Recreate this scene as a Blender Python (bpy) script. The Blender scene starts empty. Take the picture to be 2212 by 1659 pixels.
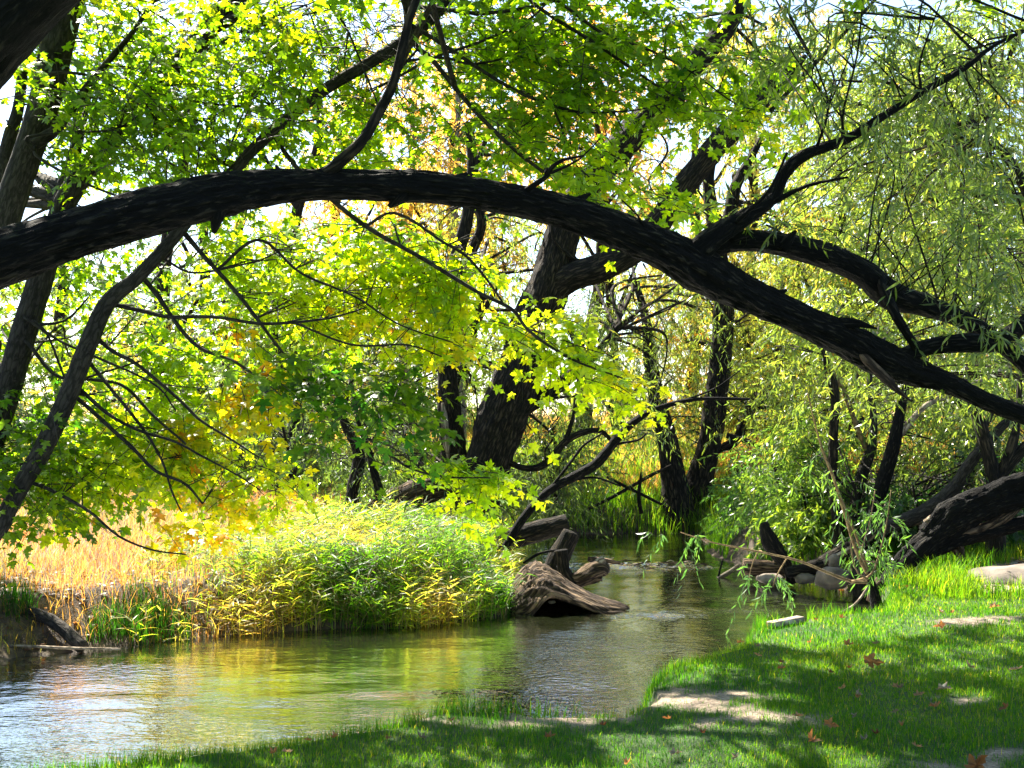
import bpy, math, random
import numpy as np
from mathutils import Vector
R = math.radians
rng = np.random.default_rng(7)
random.seed(7)
sc = bpy.context.scene

# ------------------------------------------------------------------ camera, sky, sun, exposure
F = 40.0 / 36.0 * 2212.0            # focal length in units of a 2212 px wide picture
HZ = 929.0                          # row of the horizon in that picture
CAMZ = 1.4
PITCH = math.atan((HZ - 829.5) / F)
cam = bpy.data.cameras.new('camera'); cam.lens = 40; cam.sensor_width = 36
cam.clip_start = 0.05; cam.clip_end = 2000
co = bpy.data.objects.new('camera', cam); sc.collection.objects.link(co)
co.location = (0, 0, CAMZ); co.rotation_euler = (R(90) + PITCH, 0, 0)
sc.camera = co
cam.dof.use_dof = False

SUN_EL, SUN_AZ = R(50), R(-32)      # azimuth measured from +Y towards +X
w = bpy.data.worlds.new('World'); sc.world = w; w.use_nodes = True
nt = w.node_tree; nt.nodes.clear()
sky = nt.nodes.new('ShaderNodeTexSky'); sky.sky_type = 'NISHITA'; sky.sun_disc = False
sky.sun_elevation = SUN_EL; sky.sun_rotation = SUN_AZ
sky.air_density = 1.0; sky.dust_density = 0.7; sky.ozone_density = 1.0
bg = nt.nodes.new('ShaderNodeBackground'); bg.inputs['Strength'].default_value = 0.07
out = nt.nodes.new('ShaderNodeOutputWorld')
nt.links.new(sky.outputs[0], bg.inputs[0]); nt.links.new(bg.outputs[0], out.inputs[0])
sl = bpy.data.lights.new('sun', 'SUN'); sl.energy = 5.0; sl.angle = R(0.53); sl.color = (1.0, 0.93, 0.80)
so = bpy.data.objects.new('sun', sl); sc.collection.objects.link(so)
SD = np.array([math.cos(SUN_EL) * math.sin(SUN_AZ), math.cos(SUN_EL) * math.cos(SUN_AZ), math.sin(SUN_EL)])
so.rotation_euler = Vector(SD).to_track_quat('Z', 'Y').to_euler()
sc.view_settings.view_transform = 'Standard'; sc.view_settings.look = 'None'
sc.view_settings.gamma = 1; sc.view_settings.exposure = 2.45

# ------------------------------------------------------------------ geometry helpers
cp, sp = math.cos(PITCH), math.sin(PITCH)
def px(x, y, d):
    """photo position (2212 wide picture) at distance d -> world point"""
    a = (np.asarray(x, float) - 1106) / F; b = (829.5 - np.asarray(y, float)) / F
    X = a; Y = cp - b * sp; Z = sp + b * cp
    d = np.asarray(d, float)
    return np.stack(np.broadcast_arrays(X / Y * d, d, CAMZ + Z / Y * d), -1)
def pz(x, y, z):
    """photo position on the level z -> world point"""
    a = (np.asarray(x, float) - 1106) / F; b = (829.5 - np.asarray(y, float)) / F
    X = a; Y = cp - b * sp; Z = sp + b * cp
    t = (z - CAMZ) / Z
    return np.stack(np.broadcast_arrays(X * t, Y * t, z + 0 * t), -1)

_G = rng.random((32, 32, 32))
def vnoise(p, s=1.0):
    p = np.asarray(p, float) * s
    i = np.floor(p).astype(int); f = p - i; f = f * f * (3 - 2 * f)
    r = 0
    for dx in (0, 1):
        for dy in (0, 1):
            for dz in (0, 1):
                wgt = (f[..., 0] if dx else 1 - f[..., 0]) * (f[..., 1] if dy else 1 - f[..., 1]) * (f[..., 2] if dz else 1 - f[..., 2])
                r = r + wgt * _G[(i[..., 0] + dx) % 32, (i[..., 1] + dy) % 32, (i[..., 2] + dz) % 32]
    return r
def fbm(p, s=1.0, o=4):
    r = 0; a = 0.5
    for k in range(o):
        r = r + a * vnoise(p, s); s *= 2.03; a *= 0.5
    return r
def inpoly(x, y, poly):
    c = np.zeros(np.shape(x), bool); n = len(poly)
    for i in range(n):
        x1, y1 = poly[i]; x2, y2 = poly[(i + 1) % n]
        cond = ((y1 > y) != (y2 > y))
        xi = (x2 - x1) * (y - y1) / ((y2 - y1) + 1e-12) + x1
        c ^= cond & (x < xi)
    return c
def polydist(x, y, poly):
    best = np.full(np.shape(x), 1e9); n = len(poly)
    for i in range(n):
        ax, ay = poly[i]; bx, by = poly[(i + 1) % n]
        ex, ey = bx - ax, by - ay
        t = np.clip(((x - ax) * ex + (y - ay) * ey) / (ex * ex + ey * ey + 1e-12), 0, 1)
        best = np.minimum(best, np.hypot(x - ax - t * ex, y - ay - t * ey))
    return best
def sstep(a, b, t):
    t = np.clip((t - a) / (b - a), 0, 1); return t * t * (3 - 2 * t)
def unit(v):
    return v / (np.linalg.norm(v, axis=-1, keepdims=True) + 1e-9)

def mesh_obj(name, V, FA, mat=None, parent=None, attrs=None, uv=None, smooth=False):
    """FA: list of (n, k) index arrays"""
    me = bpy.data.meshes.new(name)
    V = np.asarray(V, np.float32).reshape(-1, 3)
    FA = [np.asarray(f, np.int32) for f in FA if len(f)]
    if parent is not None:
        V = V - np.array(parent.location, np.float32)
    me.vertices.add(len(V)); me.vertices.foreach_set('co', V.ravel())
    loops = np.concatenate([f.ravel() for f in FA])
    tot = np.concatenate([np.full(len(f), f.shape[1], np.int32) for f in FA])
    st = np.concatenate([[0], np.cumsum(tot)[:-1]]).astype(np.int32)
    me.loops.add(len(loops)); me.loops.foreach_set('vertex_index', loops)
    me.polygons.add(len(tot)); me.polygons.foreach_set('loop_start', st); me.polygons.foreach_set('loop_total', tot)
    if smooth: me.polygons.foreach_set('use_smooth', np.ones(len(tot), bool))
    me.update(calc_edges=True)
    if attrs:
        for k, a in attrs.items():
            at = me.attributes.new(k, 'FLOAT', 'POINT'); at.data.foreach_set('value', np.asarray(a, np.float32).ravel())
    if uv is not None:
        l = me.uv_layers.new(name='UVMap'); l.data.foreach_set('uv', np.asarray(uv, np.float32)[loops].ravel())
    if mat: me.materials.append(mat)
    o = bpy.data.objects.new(name, me); sc.collection.objects.link(o)
    if parent is not None: o.parent = parent
    return o
def tag(o, label=None, cat=None, group=None, kind=None):
    if label: o['label'] = label
    if cat: o['category'] = cat
    if group: o['group'] = group
    if kind: o['kind'] = kind
    return o
def empty(name, loc, label, cat, group=None):
    o = bpy.data.objects.new(name, None); o.empty_display_size = 0.1
    o.location = [float(c) for c in loc]; sc.collection.objects.link(o)
    return tag(o, label, cat, group)

def catmull(P, n):
    P = np.asarray(P, float)
    Q = np.vstack([2 * P[0] - P[1], P, 2 * P[-1] - P[-2]])
    seg = len(P) - 1
    t = np.linspace(0, seg, n); i = np.minimum(t.astype(int), seg - 1); u = (t - i)[:, None]
    a, b, c, d = Q[i], Q[i + 1], Q[i + 2], Q[i + 3]
    return 0.5 * ((2 * b) + (-a + c) * u + (2 * a - 5 * b + 4 * c - d) * u * u + (-a + 3 * b - 3 * c + d) * u ** 3)

class Tubes:
    def __init__(s): s.V = []; s.F = []; s.U = []; s.n = 0
    def add(s, P, r, seg=8, step=0.05, rough=0.0, cap=True, ell=None, wob=0.0, seed=0):
        """swept tube through points P with radii r; rough = bark relief as a share of the radius"""
        P = np.asarray(P, float); r = np.asarray(r, float)
        L = np.linalg.norm(np.diff(P, axis=0), axis=1).sum()
        n = int(max(len(P) * 2, min(620, L / step)))
        C = catmull(np.hstack([P, r[:, None]]), n); C, rr = C[:, :3], np.maximum(C[:, 3], 1e-4)
        if wob:
            C = C + (np.stack([vnoise(C + 7 + seed, 2.2), vnoise(C + 19 + seed, 2.2), vnoise(C + 31 + seed, 2.2)], -1) - 0.5) * wob
        T = unit(np.gradient(C, axis=0))
        up = np.array([0.13, -0.35, 0.93]); 
        if abs(T[0] @ unit(up)) > 0.9: up = np.array([1, 0.2, 0])
        N = np.zeros_like(T); nn = unit(np.cross(np.cross(T[0], up), T[0]))
        for i in range(n):
            nn = nn - T[i] * (nn @ T[i]); nn = nn / np.linalg.norm(nn); N[i] = nn
        B = np.cross(T, N)
        a = np.linspace(0, 2 * math.pi, seg, endpoint=False)
        ln = np.concatenate([[0], np.cumsum(np.linalg.norm(np.diff(C, axis=0), axis=1))])
        rad = np.repeat(rr[:, None], seg, 1)
        if rough:
            A = np.broadcast_to(a, (n, seg)); Lg = np.broadcast_to(ln[:, None], (n, seg))
            rm = float(rr.mean())
            q = np.stack([np.cos(A) * 3.0 + seed, np.sin(A) * 3.0, Lg / rm * 0.45 + seed * 3.1], -1)
            q2 = np.stack([np.cos(A) * 7.0 + seed, np.sin(A) * 7.0, Lg / rm * 0.9], -1)
            ridge = 1 - np.abs(2 * vnoise(q) - 1); ridge2 = 1 - np.abs(2 * vnoise(q2) - 1)
            ridge3 = 1 - np.abs(2 * vnoise(np.stack([np.cos(A) * 13 + seed, np.sin(A) * 13, Lg / rm * 1.6], -1)) - 1)
            big = vnoise(np.stack([np.cos(A) * .9, np.sin(A) * .9 + seed, Lg / rm * 0.16], -1))
            rad = rad * (1 + rough * (0.5 * (ridge - .5) + 0.42 * (ridge2 - .5) + 0.9 * (big - .5) + 0.25 * (ridge3 - .5)))
        ca, sa = np.cos(a), np.sin(a)
        ex, ey = (1, 1) if ell is None else ell
        V = C[:, None] + rad[..., None] * (ca[None, :, None] * N[:, None] * ex + sa[None, :, None] * B[:, None] * ey)
        i = np.arange(n - 1)[:, None] * seg; j = np.arange(seg)[None]; k = (j + 1) % seg
        Fq = np.stack([i + j, i + k, i + seg + k, i + seg + j], -1).reshape(-1, 4) + s.n
        rm = float(rr.mean())
        U = np.stack([np.broadcast_to(np.minimum(a, 2 * math.pi - a) / math.pi * rm * 3.14, (n, seg)), np.broadcast_to(ln[:, None] + seed, (n, seg))], -1).reshape(-1, 2)
        s.V.append(V.reshape(-1, 3)); s.F.append(Fq); s.U.append(U); m = s.n; s.n += n * seg
        if cap:
            for e, base in ((0, m), (n - 1, m + (n - 1) * seg)):
                c = C[e] + T[e] * (0.15 if e else -0.15) * rr[e]
                s.V.append(c[None]); s.U.append(np.array([[0, ln[e]]])); ci = s.n; s.n += 1
                jj = np.arange(seg); kk = (jj + 1) % seg
                tri = np.stack([base + jj, base + kk, np.full(seg, ci)], -1)
                s.F.append(tri if e else tri[:, ::-1])
        return C
    def strands(s, P, r0, r1=None):
        """many thin three-sided twigs: P (S, K, 3)"""
        S, K = P.shape[:2]
        if S == 0: return
        if r1 is None: r1 = r0 * 0.4
        T = unit(np.gradient(P, axis=1)); ref = np.array([0.3, 0.9, 0.2])
        N = unit(np.cross(T, ref)); B = np.cross(T, N)
        rr = np.linspace(r0, r1, K)[None, :, None, None]
        a = np.array([0, 2.094, 4.189])
        V = P[:, :, None] + rr * (np.cos(a)[None, None, :, None] * N[:, :, None] + np.sin(a)[None, None, :, None] * B[:, :, None])
        si = np.arange(S)[:, None, None] * K * 3; ki = np.arange(K - 1)[None, :, None] * 3; j = np.arange(3)[None, None]; k = (j + 1) % 3
        b = si + ki + s.n
        Fq = np.stack([b + j, b + k, b + 3 + k, b + 3 + j], -1).reshape(-1, 4)
        s.V.append(V.reshape(-1, 3)); s.F.append(Fq); s.U.append(np.zeros((S * K * 3, 2)) + np.array([0.01, 0.3])); s.n += S * K * 3
    def build(s, name, mat, parent=None):
        q = [f for f in s.F if f.shape[1] == 4]; t = [f for f in s.F if f.shape[1] == 3]
        FA = []
        if q: FA.append(np.concatenate(q))
        if t: FA.append(np.concatenate(t))
        return mesh_obj(name, np.concatenate(s.V), FA, mat, parent, uv=np.concatenate(s.U), smooth=True)

# ------------------------------------------------------------------ materials
def nodes(name):
    m = bpy.data.materials.new(name); m.use_nodes = True
    nt = m.node_tree; nt.nodes.clear()
    o = nt.nodes.new('ShaderNodeOutputMaterial')
    return m, nt, o
def N(nt, t, **kw):
    n = nt.nodes.new(t)
    for k, v in kw.items():
        if hasattr(n, k): setattr(n, k, v)
        else: n.inputs[k].default_value = v
    return n
def ramp(nt, stops, src):
    r = nt.nodes.new('ShaderNodeValToRGB'); e = r.color_ramp.elements
    while len(e) < len(stops): e.new(0.5)
    for el, (p, c) in zip(e, stops): el.position = p; el.color = (*c, 1)
    nt.links.new(src, r.inputs[0]); return r.outputs[0]

def leaf_mat(name, stops, trans=0.5, tcol=(1.0, 1.15, 0.5), rough=0.36, spec=0.7, refl=0.34):
    m, nt, o = nodes(name); L = nt.links.new
    at = N(nt, 'ShaderNodeAttribute', attribute_name='tone')
    col0 = ramp(nt, stops, at.outputs['Fac'])
    tcn = nt.nodes.new('ShaderNodeTexCoord'); nz = N(nt, 'ShaderNodeTexNoise'); nz.inputs['Scale'].default_value = 28; nz.inputs['Detail'].default_value = 2; L(tcn.outputs['Object'], nz.inputs[0])
    vr = ramp(nt, [(0.32, (.72, .74, .8)), (0.5, (1, 1, 1)), (.68, (1.25, 1.12, .9))], nz.outputs['Fac'])
    vm = nt.nodes.new('ShaderNodeMix'); vm.data_type = 'RGBA'; vm.blend_type = 'MULTIPLY'; vm.inputs[0].default_value = 1; L(col0, vm.inputs[6]); L(vr, vm.inputs[7]); col = vm.outputs[2]
    p = nt.nodes.new('ShaderNodeBsdfPrincipled'); p.inputs['Roughness'].default_value = rough
    p.inputs['Specular IOR Level'].default_value = spec
    dk = nt.nodes.new('ShaderNodeMix'); dk.data_type = 'RGBA'; dk.blend_type = 'MULTIPLY'; dk.inputs[0].default_value = 1
    L(col, dk.inputs[6]); dk.inputs[7].default_value = (refl * .85, refl, refl * 1.1, 1); L(dk.outputs[2], p.inputs['Base Color'])
    t = nt.nodes.new('ShaderNodeBsdfTranslucent')
    mul = nt.nodes.new('ShaderNodeMix'); mul.data_type = 'RGBA'; mul.blend_type = 'MULTIPLY'; mul.inputs[0].default_value = 1
    mul.clamp_result = False
    L(col, mul.inputs[6]); mul.inputs[7].default_value = (*[c * 1.6 for c in tcol], 1)
    L(mul.outputs[2], t.inputs['Color'])
    mx = nt.nodes.new('ShaderNodeMixShader'); mx.inputs[0].default_value = trans
    L(p.outputs[0], mx.inputs[1]); L(t.outputs[0], mx.inputs[2]); L(mx.outputs[0], o.inputs[0])
    return m

def bark_mat(name, dark, mid, light, scale=9.0, bump=0.9, stretch=0.16, light_pos=0.78, lo=0.35):
    m, nt, o = nodes(name); L = nt.links.new
    uv = nt.nodes.new('ShaderNodeUVMap'); mp = nt.nodes.new('ShaderNodeMapping')
    mp.inputs['Scale'].default_value = (scale, scale * stretch, 1); L(uv.outputs[0], mp.inputs[0])
    n1 = N(nt, 'ShaderNodeTexNoise'); n1.inputs['Scale'].default_value = 4.0; n1.inputs['Detail'].default_value = 8; n1.inputs['Distortion'].default_value = 0.6
    n1.inputs['Roughness'].default_value = 0.62
    L(mp.outputs[0], n1.inputs[0])
    v = N(nt, 'ShaderNodeTexVoronoi', feature='DISTANCE_TO_EDGE'); v.inputs['Scale'].default_value = 3.2
    mixv = nt.nodes.new('ShaderNodeVectorMath'); mixv.operation = 'ADD'
    sc_ = nt.nodes.new('ShaderNodeVectorMath'); sc_.operation = 'SCALE'; sc_.inputs['Scale'].default_value = 0.5
    L(n1.outputs['Color'], sc_.inputs[0]); L(mp.outputs[0], mixv.inputs[0]); L(sc_.outputs[0], mixv.inputs[1]); L(mixv.outputs[0], v.inputs['Vector'])
    mm = nt.nodes.new('ShaderNodeMath'); mm.operation = 'MULTIPLY_ADD'; mm.inputs[1].default_value = 1.3
    L(v.outputs['Distance'], mm.inputs[0]); L(n1.outputs['Fac'], mm.inputs[2])
    big = N(nt, 'ShaderNodeTexNoise'); big.inputs['Scale'].default_value = 1.7; big.inputs['Detail'].default_value = 3
    tc = nt.nodes.new('ShaderNodeTexCoord'); L(tc.outputs['Object'], big.inputs[0])
    col = ramp(nt, [(lo, dark), (lo + .27, mid), (light_pos, light)], mm.outputs[0])
    col2 = ramp(nt, [(0.35, (0.6, 0.6, 0.62)), (0.7, (1.25, 1.2, 1.1))], big.outputs['Fac'])
    mul = nt.nodes.new('ShaderNodeMix'); mul.data_type = 'RGBA'; mul.blend_type = 'MULTIPLY'; mul.inputs[0].default_value = 1
    L(col, mul.inputs[6]); L(col2, mul.inputs[7])
    p = nt.nodes.new('ShaderNodeBsdfPrincipled'); p.inputs['Roughness'].default_value = 0.9; p.inputs['Specular IOR Level'].default_value = 0.2
    L(mul.outputs[2], p.inputs['Base Color'])
    b = nt.nodes.new('ShaderNodeBump'); b.inputs['Strength'].default_value = bump; b.inputs['Distance'].default_value = 0.03
    L(mm.outputs[0], b.inputs['Height']); L(b.outputs[0], p.inputs['Normal'])
    L(p.outputs[0], o.inputs[0]); return m

M = {}
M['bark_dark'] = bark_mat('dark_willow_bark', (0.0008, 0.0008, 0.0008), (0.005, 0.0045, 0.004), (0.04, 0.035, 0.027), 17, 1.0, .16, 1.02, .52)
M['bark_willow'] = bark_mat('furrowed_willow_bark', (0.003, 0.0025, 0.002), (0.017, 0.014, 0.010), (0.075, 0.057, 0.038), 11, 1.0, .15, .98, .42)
M['bark_maple'] = bark_mat('smooth_maple_bark', (0.010, 0.009, 0.008), (0.026, 0.023, 0.021), (0.05, 0.044, 0.04), 12, 0.5, .25)
M['bark_pale'] = bark_mat('pale_bark', (0.08, 0.06, 0.045), (0.20, 0.16, 0.12), (0.38, 0.32, 0.26), 10, 0.5, .3)
M['drift'] = bark_mat('weathered_driftwood', (0.006, 0.004, 0.003), (0.04, 0.027, 0.018), (0.20, 0.14, 0.09), 9, 1.0, .12, .95)
M['drift_pale'] = bark_mat('bleached_wood', (0.05, 0.035, 0.025), (0.18, 0.14, 0.10), (0.42, 0.35, 0.27), 8, 0.8, .12)
M['twig'] = bark_mat('twig_bark', (0.015, 0.012, 0.01), (0.035, 0.028, 0.022), (0.07, 0.055, 0.04), 12, 0.2, .4)
M['twig_tan'] = bark_mat('tan_twig_bark', (0.09, 0.06, 0.03), (0.18, 0.12, 0.06), (0.28, 0.2, 0.1), 12, 0.2, .4)

m_, nt_, o_ = nodes('plain_twig'); p_ = nt_.nodes.new('ShaderNodeBsdfPrincipled'); p_.inputs['Base Color'].default_value = (.03, .024, .018, 1); p_.inputs['Roughness'].default_value = .8; nt_.links.new(p_.outputs[0], o_.inputs[0]); M['twig_plain'] = m_
G1 = (0.12, 0.22, 0.010); G2 = (0.22, 0.38, 0.010); G3 = (0.42, 0.52, 0.012); Y1 = (0.62, 0.52, 0.02); O1 = (0.75, 0.33, 0.02)
M['maple'] = leaf_mat('maple_leaf', [(0, (0.02, 0.11, 0.02)), (0.3, G1), (0.55, G2), (0.75, G3), (0.9, Y1), (1, O1)], 0.64, (1.1, 1.12, 0.35))
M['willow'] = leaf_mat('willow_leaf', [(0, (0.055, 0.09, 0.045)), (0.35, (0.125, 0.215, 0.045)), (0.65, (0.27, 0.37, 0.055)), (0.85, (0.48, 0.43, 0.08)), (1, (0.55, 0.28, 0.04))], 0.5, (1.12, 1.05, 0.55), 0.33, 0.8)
M['autumn'] = leaf_mat('autumn_willow_leaf', [(0, (0.22, 0.25, 0.06)), (0.4, (0.45, 0.40, 0.10)), (0.7, (0.68, 0.44, 0.13)), (1, (0.68, 0.30, 0.13))], 0.58, (1.15, 1.0, 0.5), 0.45, 0.5)
M['shrub'] = leaf_mat('shrub_leaf', [(0, (0.035, 0.10, 0.04)), (0.4, (0.10, 0.20, 0.05)), (0.75, (0.24, 0.34, 0.05)), (1, (0.45, 0.44, 0.05))], 0.45, (1, 1.15, .5), 0.35, 0.6)
M['lawn'] = leaf_mat('lawn_blade', [(0, (0.015, 0.07, 0.01)), (0.4, (0.04, 0.16, 0.012)), (0.8, (0.18, 0.30, 0.015)), (1, (0.42, 0.38, 0.08))], 0.58, (1.15, 1.12, .35), 0.5, 0.15, .5)
M['reed'] = leaf_mat('reed_blade', [(0, (0.04, 0.14, 0.015)), (0.35, (0.14, 0.30, 0.02)), (0.6, (0.34, 0.44, 0.04)), (0.8, (0.6, 0.5, 0.12)), (1, (0.62, 0.38, 0.14))], 0.58, (1, 1.05, .4), 0.45, 0.3)
M['dry'] = leaf_mat('dry_grass_blade', [(0, (0.13, 0.19, 0.03)), (0.3, (0.38, 0.30, 0.05)), (0.6, (0.55, 0.31, 0.09)), (1, (0.5, 0.2, 0.09))], 0.5, (1.05, .95, .6), 0.5, 0.3)
M['fallen'] = leaf_mat('fallen_leaf_brown', [(0, (0.14, 0.06, 0.03)), (0.5, (0.42, 0.20, 0.07)), (1, (0.5, 0.36, 0.2))], 0.3, (1.1, .9, .6), .5, .3)
M['fallen_pale'] = leaf_mat('fallen_leaf_pale', [(0, (0.22, 0.17, 0.11)), (1, (0.46, 0.38, 0.27))], 0.25, (1.1, .95, .7), .5, .3)

# ------------------------------------------------------------------ river outline, terrain
WZ = -0.40
near = [(-900, 1900), (-200, 1720), (60, 1672), (200, 1650), (400, 1615), (600, 1592), (800, 1568), (1000, 1538), (1150, 1548), (1300, 1530), (1380, 1492), (1430, 1432), (1550, 1400), (1650, 1356), (1700, 1338), (1850, 1318), (1930, 1306)]
RIV = [tuple(pz(x, y, 0.0)[:2]) for x, y in near]
right = [(1905, 1288), (1860, 1280), (1780, 1268), (1700, 1255), (1620, 1236), (1555, 1200), (1530, 1165), (1540, 1156), (1480, 1154), (1380, 1153), (1250, 1153), (1180, 1150), (1120, 1170), (1085, 1190), (1060, 1215), (1110, 1262), (1090, 1300), (1050, 1332), (950, 1346), (850, 1352), (700, 1352), (560, 1364), (450, 1374), (300, 1392), (150, 1402), (0, 1422), (-300, 1480), (-900, 1600)]
RIV += [tuple(pz(x, y, WZ)[:2]) for x, y in right]

def bare_poly(L): return [tuple(pz(x, y, 0.0)[:2]) for x, y in L]
BARE = [bare_poly(L) for L in (
    [(1375, 1508), (1430, 1492), (1520, 1498), (1600, 1490), (1640, 1510), (1600, 1530), (1690, 1552), (1760, 1575), (1700, 1580), (1600, 1558), (1480, 1535), (1400, 1530)],
    [(1095, 1548), (1180, 1540), (1330, 1532), (1345, 1552), (1250, 1566), (1150, 1568)],
    [(1050, 1572), (1085, 1568), (1090, 1584), (1055, 1586)],
    [(2100, 1258), (2160, 1225), (2300, 1195), (2400, 1290), (2212, 1284), (2130, 1284)],
    [(2000, 1345), (2212, 1330), (2212, 1345), (2050, 1358)],
    [(2060, 1515), (2140, 1505), (2160, 1525), (2080, 1532)],
    [(1520, 1560), (1575, 1556), (1580, 1566), (1530, 1570)],
    [(900, 1548), (940, 1545), (942, 1553), (905, 1556)],
    [(2340, 1600), (1960, 1660), (2100, 1662)],
)]
def bareness(x, y):
    b = np.zeros(np.shape(x))
    for P in BARE:
        d = polydist(x, y, P); s = np.where(inpoly(x, y, P), d, -d)
        nz = (vnoise(np.stack([x, y, 0 * x], -1), 9) - .5) * 0.16 + (vnoise(np.stack([x, y, 0 * x + 3], -1), 24) - .5) * 0.12
        b = np.maximum(b, sstep(-0.05, 0.05, s + nz))
    return b
def ground_z(x, y):
    x = np.asarray(x, float); y = np.asarray(y, float)
    d = polydist(x, y, RIV); s = np.where(inpoly(x, y, RIV), -d, d)
    q = np.stack([x, y, 0 * x], -1)
    s2 = s + (vnoise(q, 1.7) - .5) * 0.25
    nearside = sstep(11.2, 9.6, y) * sstep(9.6, 8.2, y - 0.35 * np.abs(x + 1) * 0 - 0 * x)
    # steep lawn edge on the near side, gentler mud shore elsewhere
    lawn_side = (y < np.where(x > 2.2, 10.6, 8.3))
    z_l = -0.9 + 0.9 * sstep(-0.22, 0.06, s2)
    z_f = np.where(s2 < 0, WZ - 0.5 * sstep(0, -1.0, s2), WZ + 0.40 * sstep(-.05, 0.55, s2) + 0.02)
    z = np.where(lawn_side, z_l, z_f)
    z = z + (fbm(q, 0.9) - .45) * 0.10 * sstep(0.05, 1.0, s)
    hill = sstep(20, 36, y) * 0.9 + sstep(24, 34, y + 2 * np.abs(x - 2.5)* (x>-3)) * 0.0 + np.maximum(0, y - 36) * 0.02
    z = z + hill * sstep(0.3, 3, s) + 0.55 * sstep(13, 20, y) * sstep(0.2, 3.5, s)
    return z
gx = np.concatenate([-(np.geomspace(9, 260, 26)[::-1]), np.arange(-8.9, 9, 0.11), np.geomspace(9.05, 260, 26)])
gy = np.concatenate([-np.geomspace(0.5, 200, 12)[::-1], np.linspace(0, 4, 8), np.arange(4.1, 22, 0.10), np.geomspace(22.1, 400, 40)])
GX, GY = np.meshgrid(gx, gy)
GZ = ground_z(GX.ravel(), GY.ravel())
nx, ny = len(gx), len(gy)
i = (np.arange(ny - 1)[:, None] * nx + np.arange(nx - 1)[None]).ravel()
gfaces = np.stack([i, i + 1, i + nx + 1, i + nx], -1)
lawnmask = ((GY.ravel() < np.where(GX.ravel() > 2.2, 10.4, 8.3))).astype(float)

m, nt, o = nodes('ground_soil_and_thatch'); L = nt.links.new
tc = nt.nodes.new('ShaderNodeTexCoord')
n1 = N(nt, 'ShaderNodeTexNoise'); n1.inputs['Scale'].default_value = 7; n1.inputs['Detail'].default_value = 9; L(tc.outputs['Object'], n1.inputs[0])
n2 = N(nt, 'ShaderNodeTexNoise'); n2.inputs['Scale'].default_value = 60; n2.inputs['Detail'].default_value = 6; L(tc.outputs['Object'], n2.inputs[0])
soil = ramp(nt, [(0.3, (0.02, 0.014, 0.009)), (0.5, (0.05, 0.035, 0.022)), (0.72, (0.13, 0.09, 0.055))], n1.outputs['Fac'])
sand = ramp(nt, [(0.3, (0.12, 0.085, 0.055)), (0.5, (0.22, 0.165, 0.115)), (0.7, (0.34, 0.27, 0.2))], n2.outputs['Fac'])
thatch = ramp(nt, [(0.3, (0.010, 0.028, 0.005)), (0.55, (0.03, 0.065, 0.010)), (0.75, (0.08, 0.09, 0.02))], n2.outputs['Fac'])
dryc = ramp(nt, [(0.3, (0.28, 0.2, 0.06)), (0.5, (0.5, 0.32, 0.12)), (0.75, (0.6, 0.36, 0.2))], n1.outputs['Fac'])
def mixc(a, b, f):
    mx = nt.nodes.new('ShaderNodeMix'); mx.data_type = 'RGBA'; L(f, mx.inputs[0]); L(a, mx.inputs[6]); L(b, mx.inputs[7]); return mx.outputs[2]
al = N(nt, 'ShaderNodeAttribute', attribute_name='lawn'); ab = N(nt, 'ShaderNodeAttribute', attribute_name='bare'); ah = N(nt, 'ShaderNodeAttribute', attribute_name='hill')
c = mixc(soil, thatch, al.outputs['Fac']); c = mixc(c, sand, ab.outputs['Fac']); c = mixc(c, dryc, ah.outputs['Fac'])
p = nt.nodes.new('ShaderNodeBsdfPrincipled'); p.inputs['Roughness'].default_value = 0.95; L(c, p.inputs['Base Color'])
b = nt.nodes.new('ShaderNodeBump'); b.inputs['Strength'].default_value = 0.7; b.inputs['Distance'].default_value = 0.02; L(n2.outputs['Fac'], b.inputs['Height']); L(b.outputs[0], p.inputs['Normal'])
L(p.outputs[0], o.inputs[0])
ground = mesh_obj('ground', np.stack([GX.ravel(), GY.ravel(), GZ], -1), [gfaces], m,
                  attrs={'lawn': lawnmask, 'bare': bareness(GX.ravel(), GY.ravel()), 'hill': sstep(20, 24, GY.ravel())}, smooth=True)
tag(ground, 'river banks, lawn soil and dry slope behind', kind='structure')

# water
m, nt, o = nodes('river_water'); L = nt.links.new
tc = nt.nodes.new('ShaderNodeTexCoord')
p = nt.nodes.new('ShaderNodeBsdfPrincipled')
p.inputs['Base Color'].default_value = (0.009, 0.011, 0.005, 1); p.inputs['Roughness'].default_value = 0.02; p.inputs['IOR'].default_value = 6.5
p.inputs['Specular IOR Level'].default_value = 0.5
def wav(scl, dist, strength, prev=None, detail=3, rot=0.0):
    mp = nt.nodes.new('ShaderNodeMapping'); mp.inputs['Scale'].default_value = scl; mp.inputs['Rotation'].default_value = (0, 0, rot); L(tc.outputs['Object'], mp.inputs[0])
    n = N(nt, 'ShaderNodeTexNoise'); n.inputs['Scale'].default_value = 1; n.inputs['Detail'].default_value = detail; L(mp.outputs[0], n.inputs[0])
    bb = nt.nodes.new('ShaderNodeBump'); bb.inputs['Strength'].default_value = strength; bb.inputs['Distance'].default_value = dist; L(n.outputs['Fac'], bb.inputs['Height'])
    if prev: L(prev, bb.inputs['Normal'])
    return bb.outputs[0]
nrm = wav((0.9, 1.6, 1), 0.02, 0.4, None, 2, 0.1)
nrm = wav((7, 14, 1), 0.005, 0.9, nrm, 2, -0.2)
nrm = wav((26, 46, 1), 0.0019, 0.9, nrm, 2, 0.25)
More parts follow.
